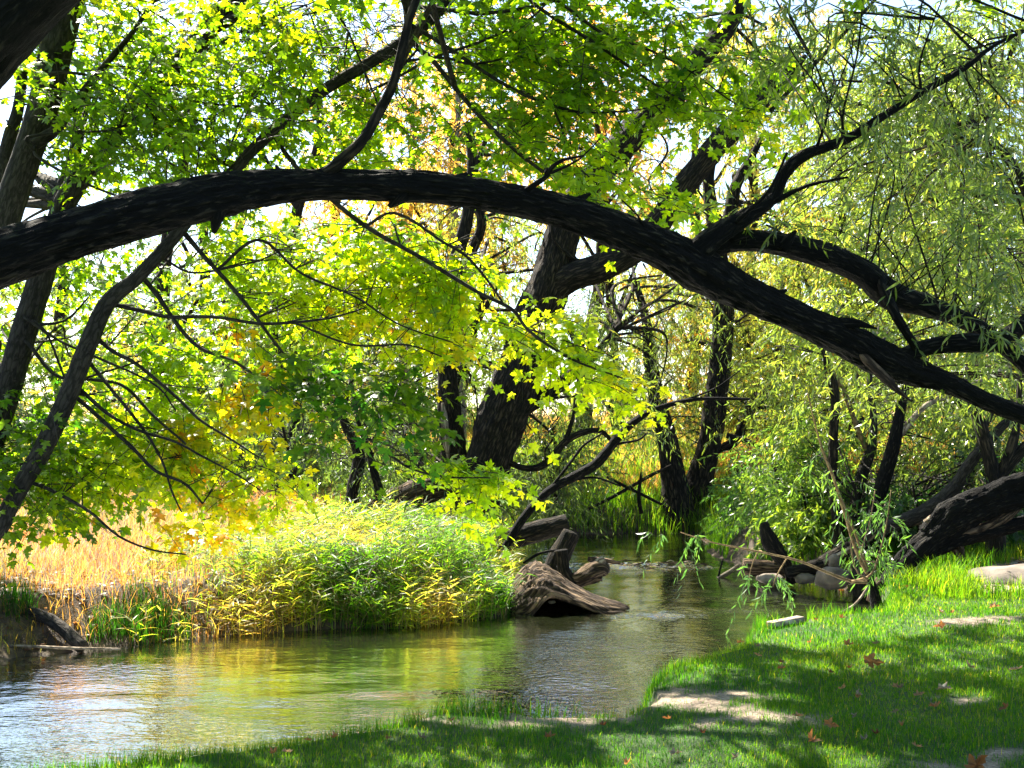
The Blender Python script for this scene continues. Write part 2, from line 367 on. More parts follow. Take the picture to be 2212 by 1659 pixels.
# stronger chop where the current runs fast
ar = N(nt, 'ShaderNodeAttribute', attribute_name='riffle')
mp = nt.nodes.new('ShaderNodeMapping'); mp.inputs['Scale'].default_value = (15, 26, 1); L(tc.outputs['Object'], mp.inputs[0])
n = N(nt, 'ShaderNodeTexNoise'); n.inputs['Scale'].default_value = 1; n.inputs['Detail'].default_value = 2; L(mp.outputs[0], n.inputs[0])
bb = nt.nodes.new('ShaderNodeBump'); bb.inputs['Distance'].default_value = 0.022; L(ar.outputs['Fac'], bb.inputs['Strength']); L(n.outputs['Fac'], bb.inputs['Height']); L(nrm, bb.inputs['Normal'])
nrm = bb.outputs[0]
L(nrm, p.inputs['Normal'])
L(p.outputs[0], o.inputs[0])
M['water'] = m
wx = np.array([-30, 12.0]); wy = np.array([2.0, 21.5])
xs = np.linspace(-14, 9, 231); ys = np.linspace(3.5, 21.5, 241)
X, Y = np.meshgrid(xs, ys); XF, YF = X.ravel(), Y.ravel()
q = np.stack([XF, YF, 0 * XF], -1)
ZF = WZ + (fbm(q * np.array([1.3, 2.6, 1]), 1.5, 3) - .44) * 0.018
# riffles where the current meets the jam of sticks and the log
for (rx, ry, ww, hh, amp) in ((pz(1400, 1222, WZ)[0], pz(1400, 1222, WZ)[1], 1.6, .35, .10), (pz(1330, 1330, WZ)[0], pz(1330, 1330, WZ)[1], .9, .35, .06), (pz(1700, 1300, WZ)[0], pz(1700, 1300, WZ)[1], .8, .3, .05)):
    g = np.exp(-((XF - rx) / ww) ** 2 - ((YF - ry) / hh) ** 2)
    ZF += g * (vnoise(q * np.array([3, 7, 1]), 2.4) - .5) * amp
rif = np.zeros(len(XF))
for (cx, cy, ww, hh, aa) in ((1250, 1470, .38, 1.1, .9), (1330, 1390, .6, .6, .7), (1420, 1330, .5, .35, 1), (60, 1600, .9, 1.0, .3), (430, 1640, .4, .6, .4), (1380, 1228, 1.3, .5, .9), (1640, 1320, .5, .3, .7), (250, 1450, .5, .4, .5)):
    c = pz(cx, cy, WZ); rif = np.maximum(rif, aa * np.exp(-((XF - c[0]) / ww) ** 2 - ((YF - c[1]) / hh) ** 2))
rif = rif * (.4 + 1.1 * fbm(q * np.array([1.5, 4, 1]), 1.5, 3))
nx2, ny2 = len(xs), len(ys)
i = (np.arange(ny2 - 1)[:, None] * nx2 + np.arange(nx2 - 1)[None]).ravel()
water = mesh_obj('river', np.stack([XF, YF, ZF], -1), [np.stack([i, i + 1, i + nx2 + 1, i + nx2], -1)], m, attrs={'riffle': np.clip(rif, 0, 1)}, smooth=True)
tag(water, 'calm river with rippled reflections of trees and sky', kind='structure')

# ------------------------------------------------------------------ sunlit patches: crowns leave gaps over them
def sp_poly(L, z=0.0): return [tuple(pz(x, y, z)[:2]) for x, y in L]
LIT_LAWN = [sp_poly(L) for L in (
    [(1640, 1368), (1700, 1340), (1800, 1316), (2000, 1300), (2260, 1284), (2260, 1325), (2080, 1345), (1980, 1372), (1880, 1392), (1780, 1415), (1690, 1405)],
    [(1370, 1440), (1480, 1425), (1560, 1440), (1540, 1475), (1420, 1490), (1370, 1510), (1340, 1490)],
    [(1360, 1512), (1500, 1505), (1640, 1530), (1800, 1585), (1720, 1588), (1560, 1555), (1400, 1530)],
    [(1560, 1492), (1700, 1502), (1780, 1520), (1640, 1530)],
    [(1250, 1592), (1480, 1565), (1700, 1592), (1880, 1640), (1950, 1680), (1360, 1680), (1300, 1620)],
    [(700, 1566), (860, 1545), (1100, 1545), (1340, 1545), (1300, 1565), (1080, 1590), (900, 1590)],
    [(1850, 1420), (1950, 1415), (1960, 1440), (1870, 1450)],
    [(2050, 1500), (2160, 1495), (2170, 1525), (2060, 1530)],
)]
LIT_BANK = [sp_poly(L, 0.3) for L in (
    [(-200, 1130), (300, 1090), (700, 1090), (1100, 1080), (1140, 1180), (1110, 1260), (1000, 1310), (600, 1300), (420, 1215), (150, 1190), (-200, 1190)],
    [(1540, 1100), (1700, 1090), (1820, 1150), (1760, 1210), (1600, 1215)],
)]
def sun_keep(P, p_lawn=0.0, p_bank=0.12):
    """chance that foliage stands at P, thinner where its shadow would fall on the sunlit ground"""
    k = np.ones(len(P)); hx, hy = SD[0] / SD[2], SD[1] / SD[2]
    x0, y0 = P[:, 0] - hx * P[:, 2], P[:, 1] - hy * P[:, 2]
    for poly in LIT_LAWN: k[inpoly(x0, y0, poly)] = p_lawn
    zb = P[:, 2] - 0.3; x0, y0 = P[:, 0] - hx * zb, P[:, 1] - hy * zb
    for poly in LIT_BANK:
        mm = inpoly(x0, y0, poly) & (P[:, 2] > 0.9); k[mm] = np.minimum(k[mm], p_bank)
    # rays that carry the sun to the hanging maple sprays over the river
    t = (P[:, 1] - 9.3) / SD[1]; Q = P - SD * t[:, None]; qx = 1106 + Q[:, 0] / 9.3 * F; qy = HZ - (Q[:, 2] - CAMZ) / 9.3 * F
    for poly in (((480, 470), (900, 450), (1300, 700), (1380, 840), (900, 780), (480, 700)), ((100, 850), (480, 820), (700, 1050), (560, 1160), (100, 1140))):
        mm = (P[:, 1] > 10.0) & inpoly(qx, qy, poly); k[mm] = np.minimum(k[mm], .3)
    return rng.random(len(P)) < k

# ------------------------------------------------------------------ leaves
def fan_leaf(outline, fold=0.12):
    """star shaped outline (along, side) -> vertices, triangles fanned around the middle"""
    o = np.array(outline, float); c = np.array([[0.42, 0]])
    v = np.vstack([c, o]); z = -np.abs(v[:, 1]) * fold * 2 - (v[:, 0] - .4) ** 2 * 0.35
    V = np.column_stack([v, z]); n = len(o)
    k = np.arange(n); Fc = np.stack([np.zeros(n, int), 1 + k, 1 + (k + 1) % n], -1)
    return V, Fc
half = [(0.0, 0.0), (-0.06, 0.10), (-0.10, 0.30), (0.06, 0.26), (0.12, 0.24), (0.22, 0.40), (0.42, 0.56), (0.44, 0.40), (0.47, 0.30), (0.40, 0.13), (0.60, 0.17), (0.72, 0.25), (0.78, 0.12)]
MAPLE = fan_leaf(half + [(1.05, 0.0)] + [(a, -b) for a, b in half[::-1] if b > 0])
half2 = [(0.0, 0.0), (-0.08, 0.30), (0.10, 0.22), (0.42, 0.54), (0.40, 0.14), (0.72, 0.22)]
MAPLE_S = fan_leaf(half2 + [(1.05, 0.0)] + [(a, -b) for a, b in half2[::-1] if b > 0])
LANCE = (np.array([(0, 0, 0), (0.3, 0.5, -0.03), (0.3, -0.5, -0.03), (0.68, 0.36, -0.10), (0.68, -0.36, -0.10), (1, 0, -0.24)], float),
         np.array([(0, 2, 1, 1), (1, 2, 4, 3), (3, 4, 5, 5)]))
DIAM = (np.array([(0, 0, 0), (0.42, 0.5, -0.05), (0.42, -0.5, -0.05), (1, 0, -0.2)], float), np.array([(0, 2, 3, 1)]))
OVAL = fan_leaf([(0, 0), (0.15, 0.28), (0.45, 0.40), (0.78, 0.24), (1, 0), (0.78, -0.24), (0.45, -0.40), (0.15, -0.28)])
class Leaves:
    def __init__(s, T=LANCE): s.T = T; s.A = []
    def add(s, pos, axis, nrm, ln, wd, tone): s.A.append([np.asarray(a, float) for a in (pos, axis, nrm, ln, wd, tone)])
    def count(s): return sum(len(a[0]) for a in s.A)
    def build(s, name, mat, parent=None, twigs=None):
        if not s.A: return None
        pos, ax, nr, ln, wd, tone = [np.concatenate([a[k] for a in s.A]) for k in range(6)]
        ax = unit(ax); sd = unit(np.cross(nr, ax)); nr = np.cross(ax, sd)
        V, Fc = s.T; k = len(V); n = len(pos)
        P = pos[:, None] + V[None, :, 0:1] * ax[:, None] * ln[:, None, None] + V[None, :, 1:2] * sd[:, None] * wd[:, None, None] + V[None, :, 2:3] * nr[:, None] * ln[:, None, None]
        f = Fc[None] + (np.arange(n) * k)[:, None, None]
        f = f.reshape(-1, Fc.shape[1])
        FA = [f]
        if Fc.shape[1] == 4 and s.T is LANCE:
            f = f.reshape(n, 3, 4); FA = [f[:, 1], np.concatenate([f[:, 0, :3], f[:, 2, :3]])]
        V = P.reshape(-1, 3); tn = np.repeat(np.clip(tone, 0, 1), k); nl = sum(len(f) for f in FA)
        if twigs is not None and twigs.V:
            TV = np.concatenate(twigs.V); TF = np.concatenate([f for f in twigs.F if f.shape[1] == 4]) + len(V)
            V = np.concatenate([V, TV]); tn = np.concatenate([tn, np.zeros(len(TV))]); FA = FA + [TF]
        o = mesh_obj(name, V, FA, mat, parent, attrs={'tone': tn})
        if twigs is not None and twigs.V:
            o.data.materials.append(M['twig_plain']); mi = np.zeros(len(o.data.polygons), np.int32); mi[nl:] = 1; o.data.polygons.foreach_set('material_index', mi)
        return o

def rnd(n, a=0.0, b=1.0): return a + (b - a) * rng.random(n)
def blob_points(bl, n):
    """n points in a crown lobe (x, y, rx, ry, d0, d1) given in photo position and distance"""
    x, y, rx, ry, d0, d1 = bl[:6]
    a = rnd(n, 0, 2 * math.pi); r = np.sqrt(rnd(n)) ; r = r * (0.8 + 0.35 * vnoise(np.stack([np.cos(a) * 2 + x, np.sin(a) * 2 + y, a * 0], -1)))
    return px(x + rx * r * np.cos(a), y + ry * r * np.sin(a), rnd(n, d0, d1))

def maple_sprays(LV, TW, C, per=15, size=0.115, tone=0.5, tsp=0.12, droop=0.35, length=0.65, lean=(0.5, -0.25, -0.15), drop=None):
    """flat leafy shoots starting near C (S, 3)"""
    S = len(C)
    if S == 0: return
    d = unit(rng.normal(size=(S, 3)) * np.array([1, 1, 0.45]) + np.array(lean))
    Ls = length * rnd(S, 0.6, 1.3)
    K = 6; t = np.linspace(0, 1, K)[None, :, None]
    P = C[:, None] + (t - 0.35) * d[:, None] * Ls[:, None, None] - np.array([0, 0, 1]) * droop * (t ** 2) * Ls[:, None, None]
    TW.strands(P, 0.0045)
    u = np.tile(np.linspace(0.05, 1.0, per), (S, 1)) + rng.normal(size=(S, per)) * 0.02
    uu = u[..., None]
    pos = C[:, None] + (uu - 0.35) * d[:, None] * Ls[:, None, None] - np.array([0, 0, 1]) * droop * (uu ** 2) * Ls[:, None, None]
    side = unit(np.cross(d, [0, 0, 1.0]))[:, None] * np.where(np.arange(per) % 2, 1, -1)[None, :, None]
    off = unit(side * 0.9 + d[:, None] * 0.4 + rng.normal(size=(S, per, 3)) * 0.4)
    pos = pos + off * rnd((S, per), 0.02, 0.10)[..., None]
    ax = unit(off * 0.8 + d[:, None] * 0.3 + np.array([0, 0, -0.55]) + rng.normal(size=(S, per, 3)) * 0.3)
    nr = unit(np.array([0, -0.25, 1.0]) + rng.normal(size=(S, per, 3)) * 0.5)
    tn = tone + rng.normal(size=(S, 1)) * tsp + rng.normal(size=(S, per)) * 0.06
    ln = size * rnd((S, per), 0.6, 1.2)
    f = lambda a: a.reshape(-1, *a.shape[2:])
    pos, ax, nr, ln, tn = f(pos), f(ax), f(nr), f(ln), f(tn)
    k = sun_keep(pos) if drop is None else sun_keep(pos, drop[0], drop[1])
    LV.add(pos[k], ax[k], nr[k], ln[k], ln[k] * 1.02, tn[k])

def willow_strands(LV, TW, C, per=24, leaf=0.10, wide=0.13, length=0.7, droop=0.8, tone=0.45, tsp=0.12, twig=0.003, tw_share=1.0, drop=(0.0, 0.12), spread=1.0):
    S = len(C)
    if S == 0: return
    d = unit(rng.normal(size=(S, 3)) * np.array([1, 1, 0.5]) * spread + np.array([0, -0.1, 0.05]))
    Ls = length * rnd(S, 0.5, 1.3)
    def pt(t): return C[:, None] + t * d[:, None] * Ls[:, None, None] - np.array([0, 0, 1]) * droop * (t ** 1.8) * Ls[:, None, None]
    n = int(S * tw_share)
    if n: TW.strands(pt(np.linspace(0, 1, 5)[None, :, None])[:n], twig)
    u = np.linspace(0.06, 1.0, per)[None, :] + rng.normal(size=(S, per)) * 0.015; u = np.clip(u, 0, 1.05)[..., None]
    pos = pt(u); tan = unit(d[:, None] - np.array([0, 0, 1]) * droop * 1.8 * u ** 0.8)
    side = unit(rng.normal(size=(S, per, 3)))
    ax = unit(tan * 0.7 + side * 0.65 + np.array([0, 0, -0.35]))
    nr = unit(rng.normal(size=(S, per, 3)) + np.array([0, 0, 0.6]))
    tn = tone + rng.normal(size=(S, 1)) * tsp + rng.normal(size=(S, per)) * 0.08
    ln = leaf * rnd((S, per), 0.6, 1.25)
    f = lambda a: a.reshape(-1, *a.shape[2:])
    pos, ax, nr, ln, tn = f(pos), f(ax), f(nr), f(ln), f(tn)
    k = sun_keep(pos, *drop)
    LV.add(pos[k], ax[k], nr[k], ln[k], ln[k] * wide, tn[k])

class Tree:
    """an Empty at the foot of the trunk; trunk, limbs, branches and crown are its parts"""
    def __init__(s, name, base, label, cat='tree', group=None, bark='bark_willow'):
        s.root = empty(name, base, label, cat, group); s.bark = M[bark]; s.thin = 1.0; s.sk = []; s.br = Tubes(); s.tw = Tubes()
    def path(s, L, d=None):
        """L: (x, y, width) or (x, y, width, distance)"""
        P = []; r = []
        for e in L:
            dd = e[3] if len(e) > 3 else d
            P.append(px(e[0], e[1], dd)); r.append(e[2] * 0.5 * dd / F * s.thin)
        return np.array(P), np.array(r)
    def stem(s, name, L, d=None, seg=18, rough=0.35, step=0.04, wob=0.0, mat=None, to_ground=False, seed=None):
        P, r = s.path(L, d)
        if to_ground:
            q = P[0].copy(); q[2] = float(ground_z(q[0:1], q[1:2])[0]) - 0.15
            if q[2] < P[0][2] - 0.05: P = np.vstack([q, P]); r = np.concatenate([[r[0] * 1.35], r])
        t = Tubes(); C = t.add(P, r, seg, step, rough, wob=wob, seed=rng.random() * 9 if seed is None else seed); s.sk.append(C[:: max(1, len(C) // 60)])
        return t.build(name, mat or s.bark, s.root)
    def branch(s, L, d=None, seg=6, wob=0.03):
        P, r = s.path(L, d)
        if s.sk:
            SK = np.concatenate(s.sk); dd = np.linalg.norm(SK - P[0], axis=1); i = int(dd.argmin())
            if 0.02 < dd[i] < 1.5: P = np.vstack([SK[i], P]); r = np.concatenate([[r[0]], r])
        C = s.br.add(P, r, seg, 0.06, 0.15, wob=wob, seed=rng.random() * 9); s.sk.append(C[::3])
    def reach(s, C, n, r0=0.012, sag=0.12):
        """thin branches from the nearest wood towards n of the leafy points C"""
        if n <= 0 or not s.sk: return
        SK = np.concatenate(s.sk)
        for q in C[rng.permutation(len(C))[:n]]:
            dd = np.linalg.norm(SK - q, axis=1) + np.maximum(0, SK[:, 2] - q[2]) * 0.0
            a = SK[np.argsort(dd)[rng.integers(0, 6)]]; l = np.linalg.norm(q - a)
            if l < 0.2: continue
            mid = (a + q) / 2 + np.array([rng.normal() * .1, rng.normal() * .1, sag]) * l + rng.normal(size=3) * 0.03 * l
            m2 = a * .25 + q * .75 + np.array([0, 0, sag * .7]) * l + rng.normal(size=3) * 0.05 * l
            s.br.add([a, mid, m2, q], np.array([1, .75, .5, .3]) * r0 * min(2.0, max(0.6, l / 1.5)), 4, 0.12, 0, cap=False)
    def finish(s, LV, mat, crown='crown'):
        if s.br.V: s.br.build('branches', s.bark, s.root)
        if LV.A: LV.build(crown, mat, s.root, s.tw)

exec_parts = []
def part(f): exec_parts.append(f); return f

# ------------------------------------------------------------------ foreground: the arching willow limb
@part
def arching_willow():
    base = np.array([-4.3, 4.6, 0.0])
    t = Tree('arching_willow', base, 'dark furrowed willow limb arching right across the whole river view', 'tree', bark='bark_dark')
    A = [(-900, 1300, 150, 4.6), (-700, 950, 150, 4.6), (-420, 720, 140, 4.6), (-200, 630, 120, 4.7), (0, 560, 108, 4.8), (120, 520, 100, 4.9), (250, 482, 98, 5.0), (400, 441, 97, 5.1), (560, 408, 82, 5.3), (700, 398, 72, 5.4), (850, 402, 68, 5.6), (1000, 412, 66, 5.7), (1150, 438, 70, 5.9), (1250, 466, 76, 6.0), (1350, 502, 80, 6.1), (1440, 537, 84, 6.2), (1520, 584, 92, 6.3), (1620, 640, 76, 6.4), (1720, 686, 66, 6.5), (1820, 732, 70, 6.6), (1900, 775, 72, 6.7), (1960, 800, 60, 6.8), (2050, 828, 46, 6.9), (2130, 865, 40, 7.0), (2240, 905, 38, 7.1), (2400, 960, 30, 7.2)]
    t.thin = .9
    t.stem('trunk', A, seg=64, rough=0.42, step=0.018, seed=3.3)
    t.stem('limb', [(1500, 552, 60, 6.25), (1545, 510, 50, 6.2), (1600, 474, 40, 6.2), (1668, 430, 31, 6.2), (1695, 372, 29, 6.15), (1742, 332, 26, 6.1), (1830, 300, 22, 6.1), (1900, 256, 18, 6), (1990, 200, 15, 6), (2080, 150, 12, 6), (2150, 97, 9, 6), (2240, 55, 7, 6)], seg=24, rough=0.3, step=0.03)
    t.stem('limb', [(1500, 548, 60, 6.3), (1580, 522, 52, 6.4), (1680, 527, 50, 6.5), (1780, 552, 58, 6.6), (1865, 590, 60, 6.7), (1920, 635, 60, 6.8), (2000, 662, 46, 6.9), (2080, 692, 38, 7.0), (2150, 735, 34, 7.0), (2212, 790, 30, 7.0), (2300, 880, 26, 7)], seg=32, rough=0.3, step=0.03)
    t.stem('limb', [(1880, 780, 50, 6.7), (1950, 768, 34, 6.75), (2010, 748, 36, 6.8), (2080, 741, 40, 6.8), (2150, 738, 42, 6.8), (2205, 705, 36, 6.8), (2290, 640, 30, 6.8)], seg=24, rough=0.3, step=0.03)
    t.stem('limb', [(1900, 600, 24, 6.7), (1915, 640, 22, 6.6), (1940, 690, 20, 6.55), (1978, 750, 20, 6.7)], seg=12, rough=0.3)
    t.stem('limb', [(690, 385, 34, 5.4), (740, 345, 27, 5.35), (785, 300, 23, 5.3), (822, 235, 22, 5.3), (850, 178, 22, 5.25), (872, 95, 22, 5.2), (888, 30, 19, 5.2), (915, -40, 16, 5.2)], seg=20, rough=0.4, mat=M['bark_willow'], step=.025)
    for L in ([(1140, 412, 14, 5.8), (1180, 385, 12, 5.75), (1190, 366, 11, 5.7), (1215, 348, 8, 5.65), (1262, 338, 5, 5.6)],
              [(1185, 380, 9, 5.75), (1250, 350, 5, 5.6), (1300, 300, 3, 5.5)],
              [(1660, 440, 16, 6.2), (1740, 400, 9, 6.1), (1830, 385, 5, 6)],
              [(1820, 310, 8, 6), (1822, 240, 6, 5.9), (1850, 120, 5, 5.9), (1862, 20, 4, 5.9)],
              [(1760, 325, 8, 6.1), (1790, 230, 6, 6), (1760, 140, 4, 6)],
              [(1990, 205, 8, 6), (1985, 140, 6, 6), (2010, 60, 4, 6), (2040, -10, 3, 6)],
              [(1600, 470, 12, 6.1), (1660, 415, 8, 6), (1700, 330, 6, 6)],
              [(1410, 530, 6, 6.1), (1380, 470, 5, 6), (1340, 430, 4, 6)]):
        t.branch(L)
    for (x, y, d, dx, dy, w_) in ((610, 392, 5.35, -14, -34, 20), (330, 440, 5.05, 30, -26, 16), (980, 395, 5.7, 30, -20, 22), (1240, 440, 6.0, 36, -22, 18), (1665, 640, 6.45, 34, -14, 20), (860, 425, 5.6, -20, 22, 26), (470, 470, 5.15, -8, 34, 24), (1590, 510, 6.35, 40, -12, 22), (1700, 520, 6.45, 20, -22, 18)):
        t.stem('knot', [(x - dx * .6, y - dy * .6, w_ * 1.6, d), (x, y, w_ * 1.3, d - .02), (x + dx * .5, y + dy * .5, w_ * .8, d - .02), (x + dx, y + dy, w_ * .3, d - .02)], seg=12, rough=.7)
    # torn strip of pale wood and stub ends
    t.stem('splinter', [(1850, 752, 20, 6.6), (1895, 800, 22, 6.55), (1930, 835, 16, 6.5), (1970, 868, 3, 6.45)], seg=10, rough=.6, mat=M['drift'])
    t.stem('splinter', [(1800, 700, 26, 6.55), (1850, 698, 18, 6.5), (1895, 710, 3, 6.45)], seg=10, rough=.6)
    LV = Leaves(LANCE)
    for bl, n in (((1950, 150, 260, 170, 5.6, 7.5), 130), ((1780, 60, 200, 110, 5.6, 7.5), 70), ((2130, 620, 120, 200, 6.2, 7.6), 120), ((2060, 380, 190, 160, 6.4, 8.0), 100), ((1660, 430, 80, 80, 6, 6.5), 16), ((1880, 700, 120, 60, 6.8, 7.4), 24), ((1930, 520, 260, 100, 6.8, 8), 60)):
        C = blob_points(bl, int(n * .8)); t.reach(C, n // 5, 0.008); willow_strands(LV, t.tw, C, 13, 0.085, 0.16, 0.28, 0.5, 0.36, 0.10, 0.0022)
    t.finish(LV, M['willow'])

@part
def corner_trunk():
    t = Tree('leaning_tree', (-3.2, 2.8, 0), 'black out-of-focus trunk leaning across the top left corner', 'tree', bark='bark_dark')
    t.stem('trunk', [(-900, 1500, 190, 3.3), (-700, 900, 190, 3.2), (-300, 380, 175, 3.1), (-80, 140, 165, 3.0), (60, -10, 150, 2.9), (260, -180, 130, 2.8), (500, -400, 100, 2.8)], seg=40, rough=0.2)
    t.finish(Leaves(), M['maple'])

# ------------------------------------------------------------------ silver maples on the left
@part
def maples():
    # --- big left trunk
    a = Tree('maple_tree', px(-40, 1290, 9.0) * [1, 1, 0], 'thick grey maple trunk leaning up along the left edge', 'tree', bark='bark_maple')
    a.stem('trunk', [(-150, 1000, 70), (-60, 700, 66), (15, 460, 62), (60, 330, 60), (95, 225, 62), (130, 70, 66), (165, -60, 60), (200, -200, 50)], 8.0, seg=28, rough=.12, to_ground=True)
    a.stem('limb', [(75, 310, 30), (125, 275, 22), (190, 185, 16), (240, 125, 13), (290, 65, 11), (345, -20, 9)], 7.9, seg=10, rough=.1)
    a.stem('limb', [(5, 400, 40), (20, 300, 30), (40, 230, 24), (55, 100, 20), (70, -30, 18)], 8.4, seg=10, rough=.1)
    for L in ([(110, 160, 8), (190, 165, 6), (260, 200, 4), (330, 250, 3)], [(80, 340, 7), (170, 390, 6), (270, 430, 5), (360, 470, 3)], [(60, 300, 7), (150, 290, 5), (260, 275, 4), (340, 215, 3)]): a.branch(L, 7.8)
    LV = Leaves(MAPLE)
    for bl, n, tn in (((150, 100, 200, 140, 7.4, 9.2), 60, .42), ((280, 250, 170, 130, 7.4, 9.0), 75, .32), ((330, 60, 200, 110, 7.6, 9.2), 56, .52), ((90, 330, 120, 160, 9, 11), 14, .5), ((420, 380, 120, 70, 8.4, 9.2), 30, .35)):
        C = blob_points(bl, n); a.reach(C, n // 4, .010); maple_sprays(LV, a.tw, C, 15, .078, tn + .05)
    a.finish(LV, M['maple'])
    # --- second stem
    b = Tree('maple_tree', px(-60, 1290, 9.4) * [1, 1, 0], 'slim grey maple stem crossing behind the arch limb toward the top', 'tree', bark='bark_maple')
    b.stem('trunk', [(-60, 1130, 52), (-20, 960, 52), (15, 850, 54), (48, 730, 54), (85, 610, 52), (112, 520, 48), (140, 440, 46), (180, 375, 44), (235, 310, 42), (300, 225, 42), (350, 175, 42), (390, 135, 46), (440, 75, 44), (490, 10, 38), (560, -80, 32)], 8.6, seg=24, rough=.12, to_ground=True)
    b.stem('limb', [(455, 62, 30), (500, 40, 24), (530, 5, 22), (570, -60, 20)], 8.6, seg=12, rough=.1)
    b.stem('limb', [(130, 450, 34), (135, 410, 30), (160, 340, 26), (180, 250, 20), (200, 150, 16)], 8.8, seg=10, rough=.1)
    for L in ([(360, 223, 9), (417, 283, 8), (467, 343, 7), (505, 366, 6)], [(260, 283, 7), (310, 320, 7), (367, 350, 6), (443, 400, 5)], [(400, 130, 7), (480, 90, 5), (560, 50, 4), (690, 0, 3)],
              [(365, 210, 6), (480, 225, 5), (570, 230, 4), (640, 228, 3)], [(60, 690, 7), (130, 740, 6), (200, 770, 6), (330, 830, 5), (380, 890, 4)], [(75, 700, 8), (140, 690, 5), (190, 640, 4)],
              [(60, 740, 9), (120, 810, 8), (200, 820, 7), (270, 835, 7), (335, 905, 6), (400, 960, 5)], [(70, 690, 6), (100, 720, 5), (130, 790, 5), (165, 860, 4)]): b.branch(L, 8.5)
    LV = Leaves(MAPLE)
    for bl, n, tn in (((560, 90, 220, 130, 7.6, 9.2), 98, .50), ((450, 230, 180, 120, 7.6, 9.2), 72, .42), ((640, 200, 120, 100, 8, 9.2), 24, .55), ((700, 60, 160, 90, 7.8, 9.2), 60, .50), ((120, 700, 130, 160, 9.5, 11), 28, .45), ((200, 560, 150, 70, 8.8, 10), 34, .42), ((60, 1000, 130, 130, 8.2, 9.2), 55, .28), ((30, 880, 90, 80, 8.2, 9), 24, .22)):
        C = blob_points(bl, n); b.reach(C, n // 4, .010); maple_sprays(LV, b.tw, C, 15, .080, tn + .05)
    W = np.stack([rnd(400, -7.5, -4.0), rnd(400, 10.0, 12.8), rnd(400, 1.3, 4.2)], -1)  # unseen leaves added left of the frame to shade the bank
    W = W[(1106 + W[:, 0] / W[:, 1] * F) < -60 + 60 * rng.random(len(W))]; b.reach(W, 12, .02); maple_sprays(LV, b.tw, W, 14, .11, .4, drop=(.2, .6))
    b.finish(LV, M['maple'])
    # --- third stem with the sunlit sprays over the water
    c = Tree('maple_tree', px(-40, 1290, 8.9) * [1, 1, 0], 'curving grey maple stem at lower left with bright sunlit leaf sprays', 'tree', bark='bark_maple')
    c.stem('trunk', [(-30, 1230, 36), (5, 1130, 36), (45, 1050, 37), (95, 965, 40), (145, 860, 40), (190, 745, 38), (232, 655, 36), (300, 595, 30), (365, 525, 27), (420, 460, 26), (500, 375, 25), (560, 310, 26), (640, 240, 26), (710, 188, 25), (800, 135, 26), (880, 84, 26), (940, 30, 26), (985, -20, 25), (1080, -100, 22)], 8.2, seg=20, rough=.1, to_ground=True)
    LB = [[(300, 590, 12), (340, 640, 11), (383, 703, 9), (433, 750, 8), (507, 780, 7), (567, 820, 6), (633, 840, 5), (700, 900, 3)],
          [(395, 500, 12), (440, 553, 10), (500, 620, 9), (550, 680, 8), (593, 740, 6), (640, 800, 4)],
          [(235, 655, 11), (300, 668, 10), (367, 683, 9), (467, 686, 8), (567, 700, 7), (700, 690, 5), (790, 665, 3)],
          [(205, 720, 10), (240, 753, 9), (300, 786, 8), (367, 846, 7), (400, 880, 7), (433, 913, 6), (500, 953, 5), (560, 990, 3)],
          [(165, 830, 9), (233, 893, 8), (300, 930, 7), (383, 953, 6), (450, 993, 5), (560, 1060, 3)],
          [(160, 850, 9), (200, 886, 9), (283, 963, 8), (333, 1016, 7), (400, 1046, 6), (440, 1090, 4)],
          [(185, 770, 8), (250, 850, 7), (310, 930, 6), (350, 1000, 5), (370, 1060, 4), (395, 1110, 3)],
          [(90, 1050, 8), (150, 1080, 7), (200, 1110, 6), (260, 1160, 5), (330, 1190, 4), (400, 1200, 3)],
          [(590, 290, 10), (660, 380, 10), (780, 480, 10), (904, 553, 9), (970, 593, 9), (1037, 633, 8), (1104, 670, 8), (1137, 713, 7), (1204, 760, 6), (1270, 793, 5), (1354, 820, 3)],
          [(850, 460, 7), (950, 520, 7), (1004, 553, 7), (1054, 610, 6), (1087, 653, 5)],
          [(640, 800, 5), (740, 900, 6), (830, 973, 6), (887, 1013, 5), (970, 1033, 4), (1060, 1033, 3)],
          [(560, 520, 7), (650, 590, 6), (760, 640, 5), (860, 700, 4), (980, 740, 3)],
          [(280, 610, 8), (340, 560, 6), (420, 590, 5), (560, 560, 4)],
          [(640, 700, 5), (760, 745, 5), (880, 745, 4), (960, 770, 3)]]
    for L in LB: c.branch(L, 8.3)
    LV = Leaves(MAPLE); LVy = Leaves(MAPLE)
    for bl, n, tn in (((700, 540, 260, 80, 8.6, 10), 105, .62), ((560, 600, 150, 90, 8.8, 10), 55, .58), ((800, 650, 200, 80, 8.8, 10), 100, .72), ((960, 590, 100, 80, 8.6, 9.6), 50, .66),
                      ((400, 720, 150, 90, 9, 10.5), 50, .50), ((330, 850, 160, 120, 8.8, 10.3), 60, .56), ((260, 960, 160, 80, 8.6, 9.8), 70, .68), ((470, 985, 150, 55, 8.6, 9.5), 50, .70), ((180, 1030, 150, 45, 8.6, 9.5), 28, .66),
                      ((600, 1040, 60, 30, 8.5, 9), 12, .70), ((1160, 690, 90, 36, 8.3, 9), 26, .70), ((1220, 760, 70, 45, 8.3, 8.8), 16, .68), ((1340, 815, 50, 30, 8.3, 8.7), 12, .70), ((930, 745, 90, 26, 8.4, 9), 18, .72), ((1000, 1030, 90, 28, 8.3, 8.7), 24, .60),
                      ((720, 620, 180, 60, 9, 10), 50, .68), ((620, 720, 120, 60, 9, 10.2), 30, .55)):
        C = blob_points(bl, n); c.reach(C, n // 6, .008); maple_sprays(LV, c.tw, C, 15, .092, tn + .03, .07, length=.5, drop=(0, .45))
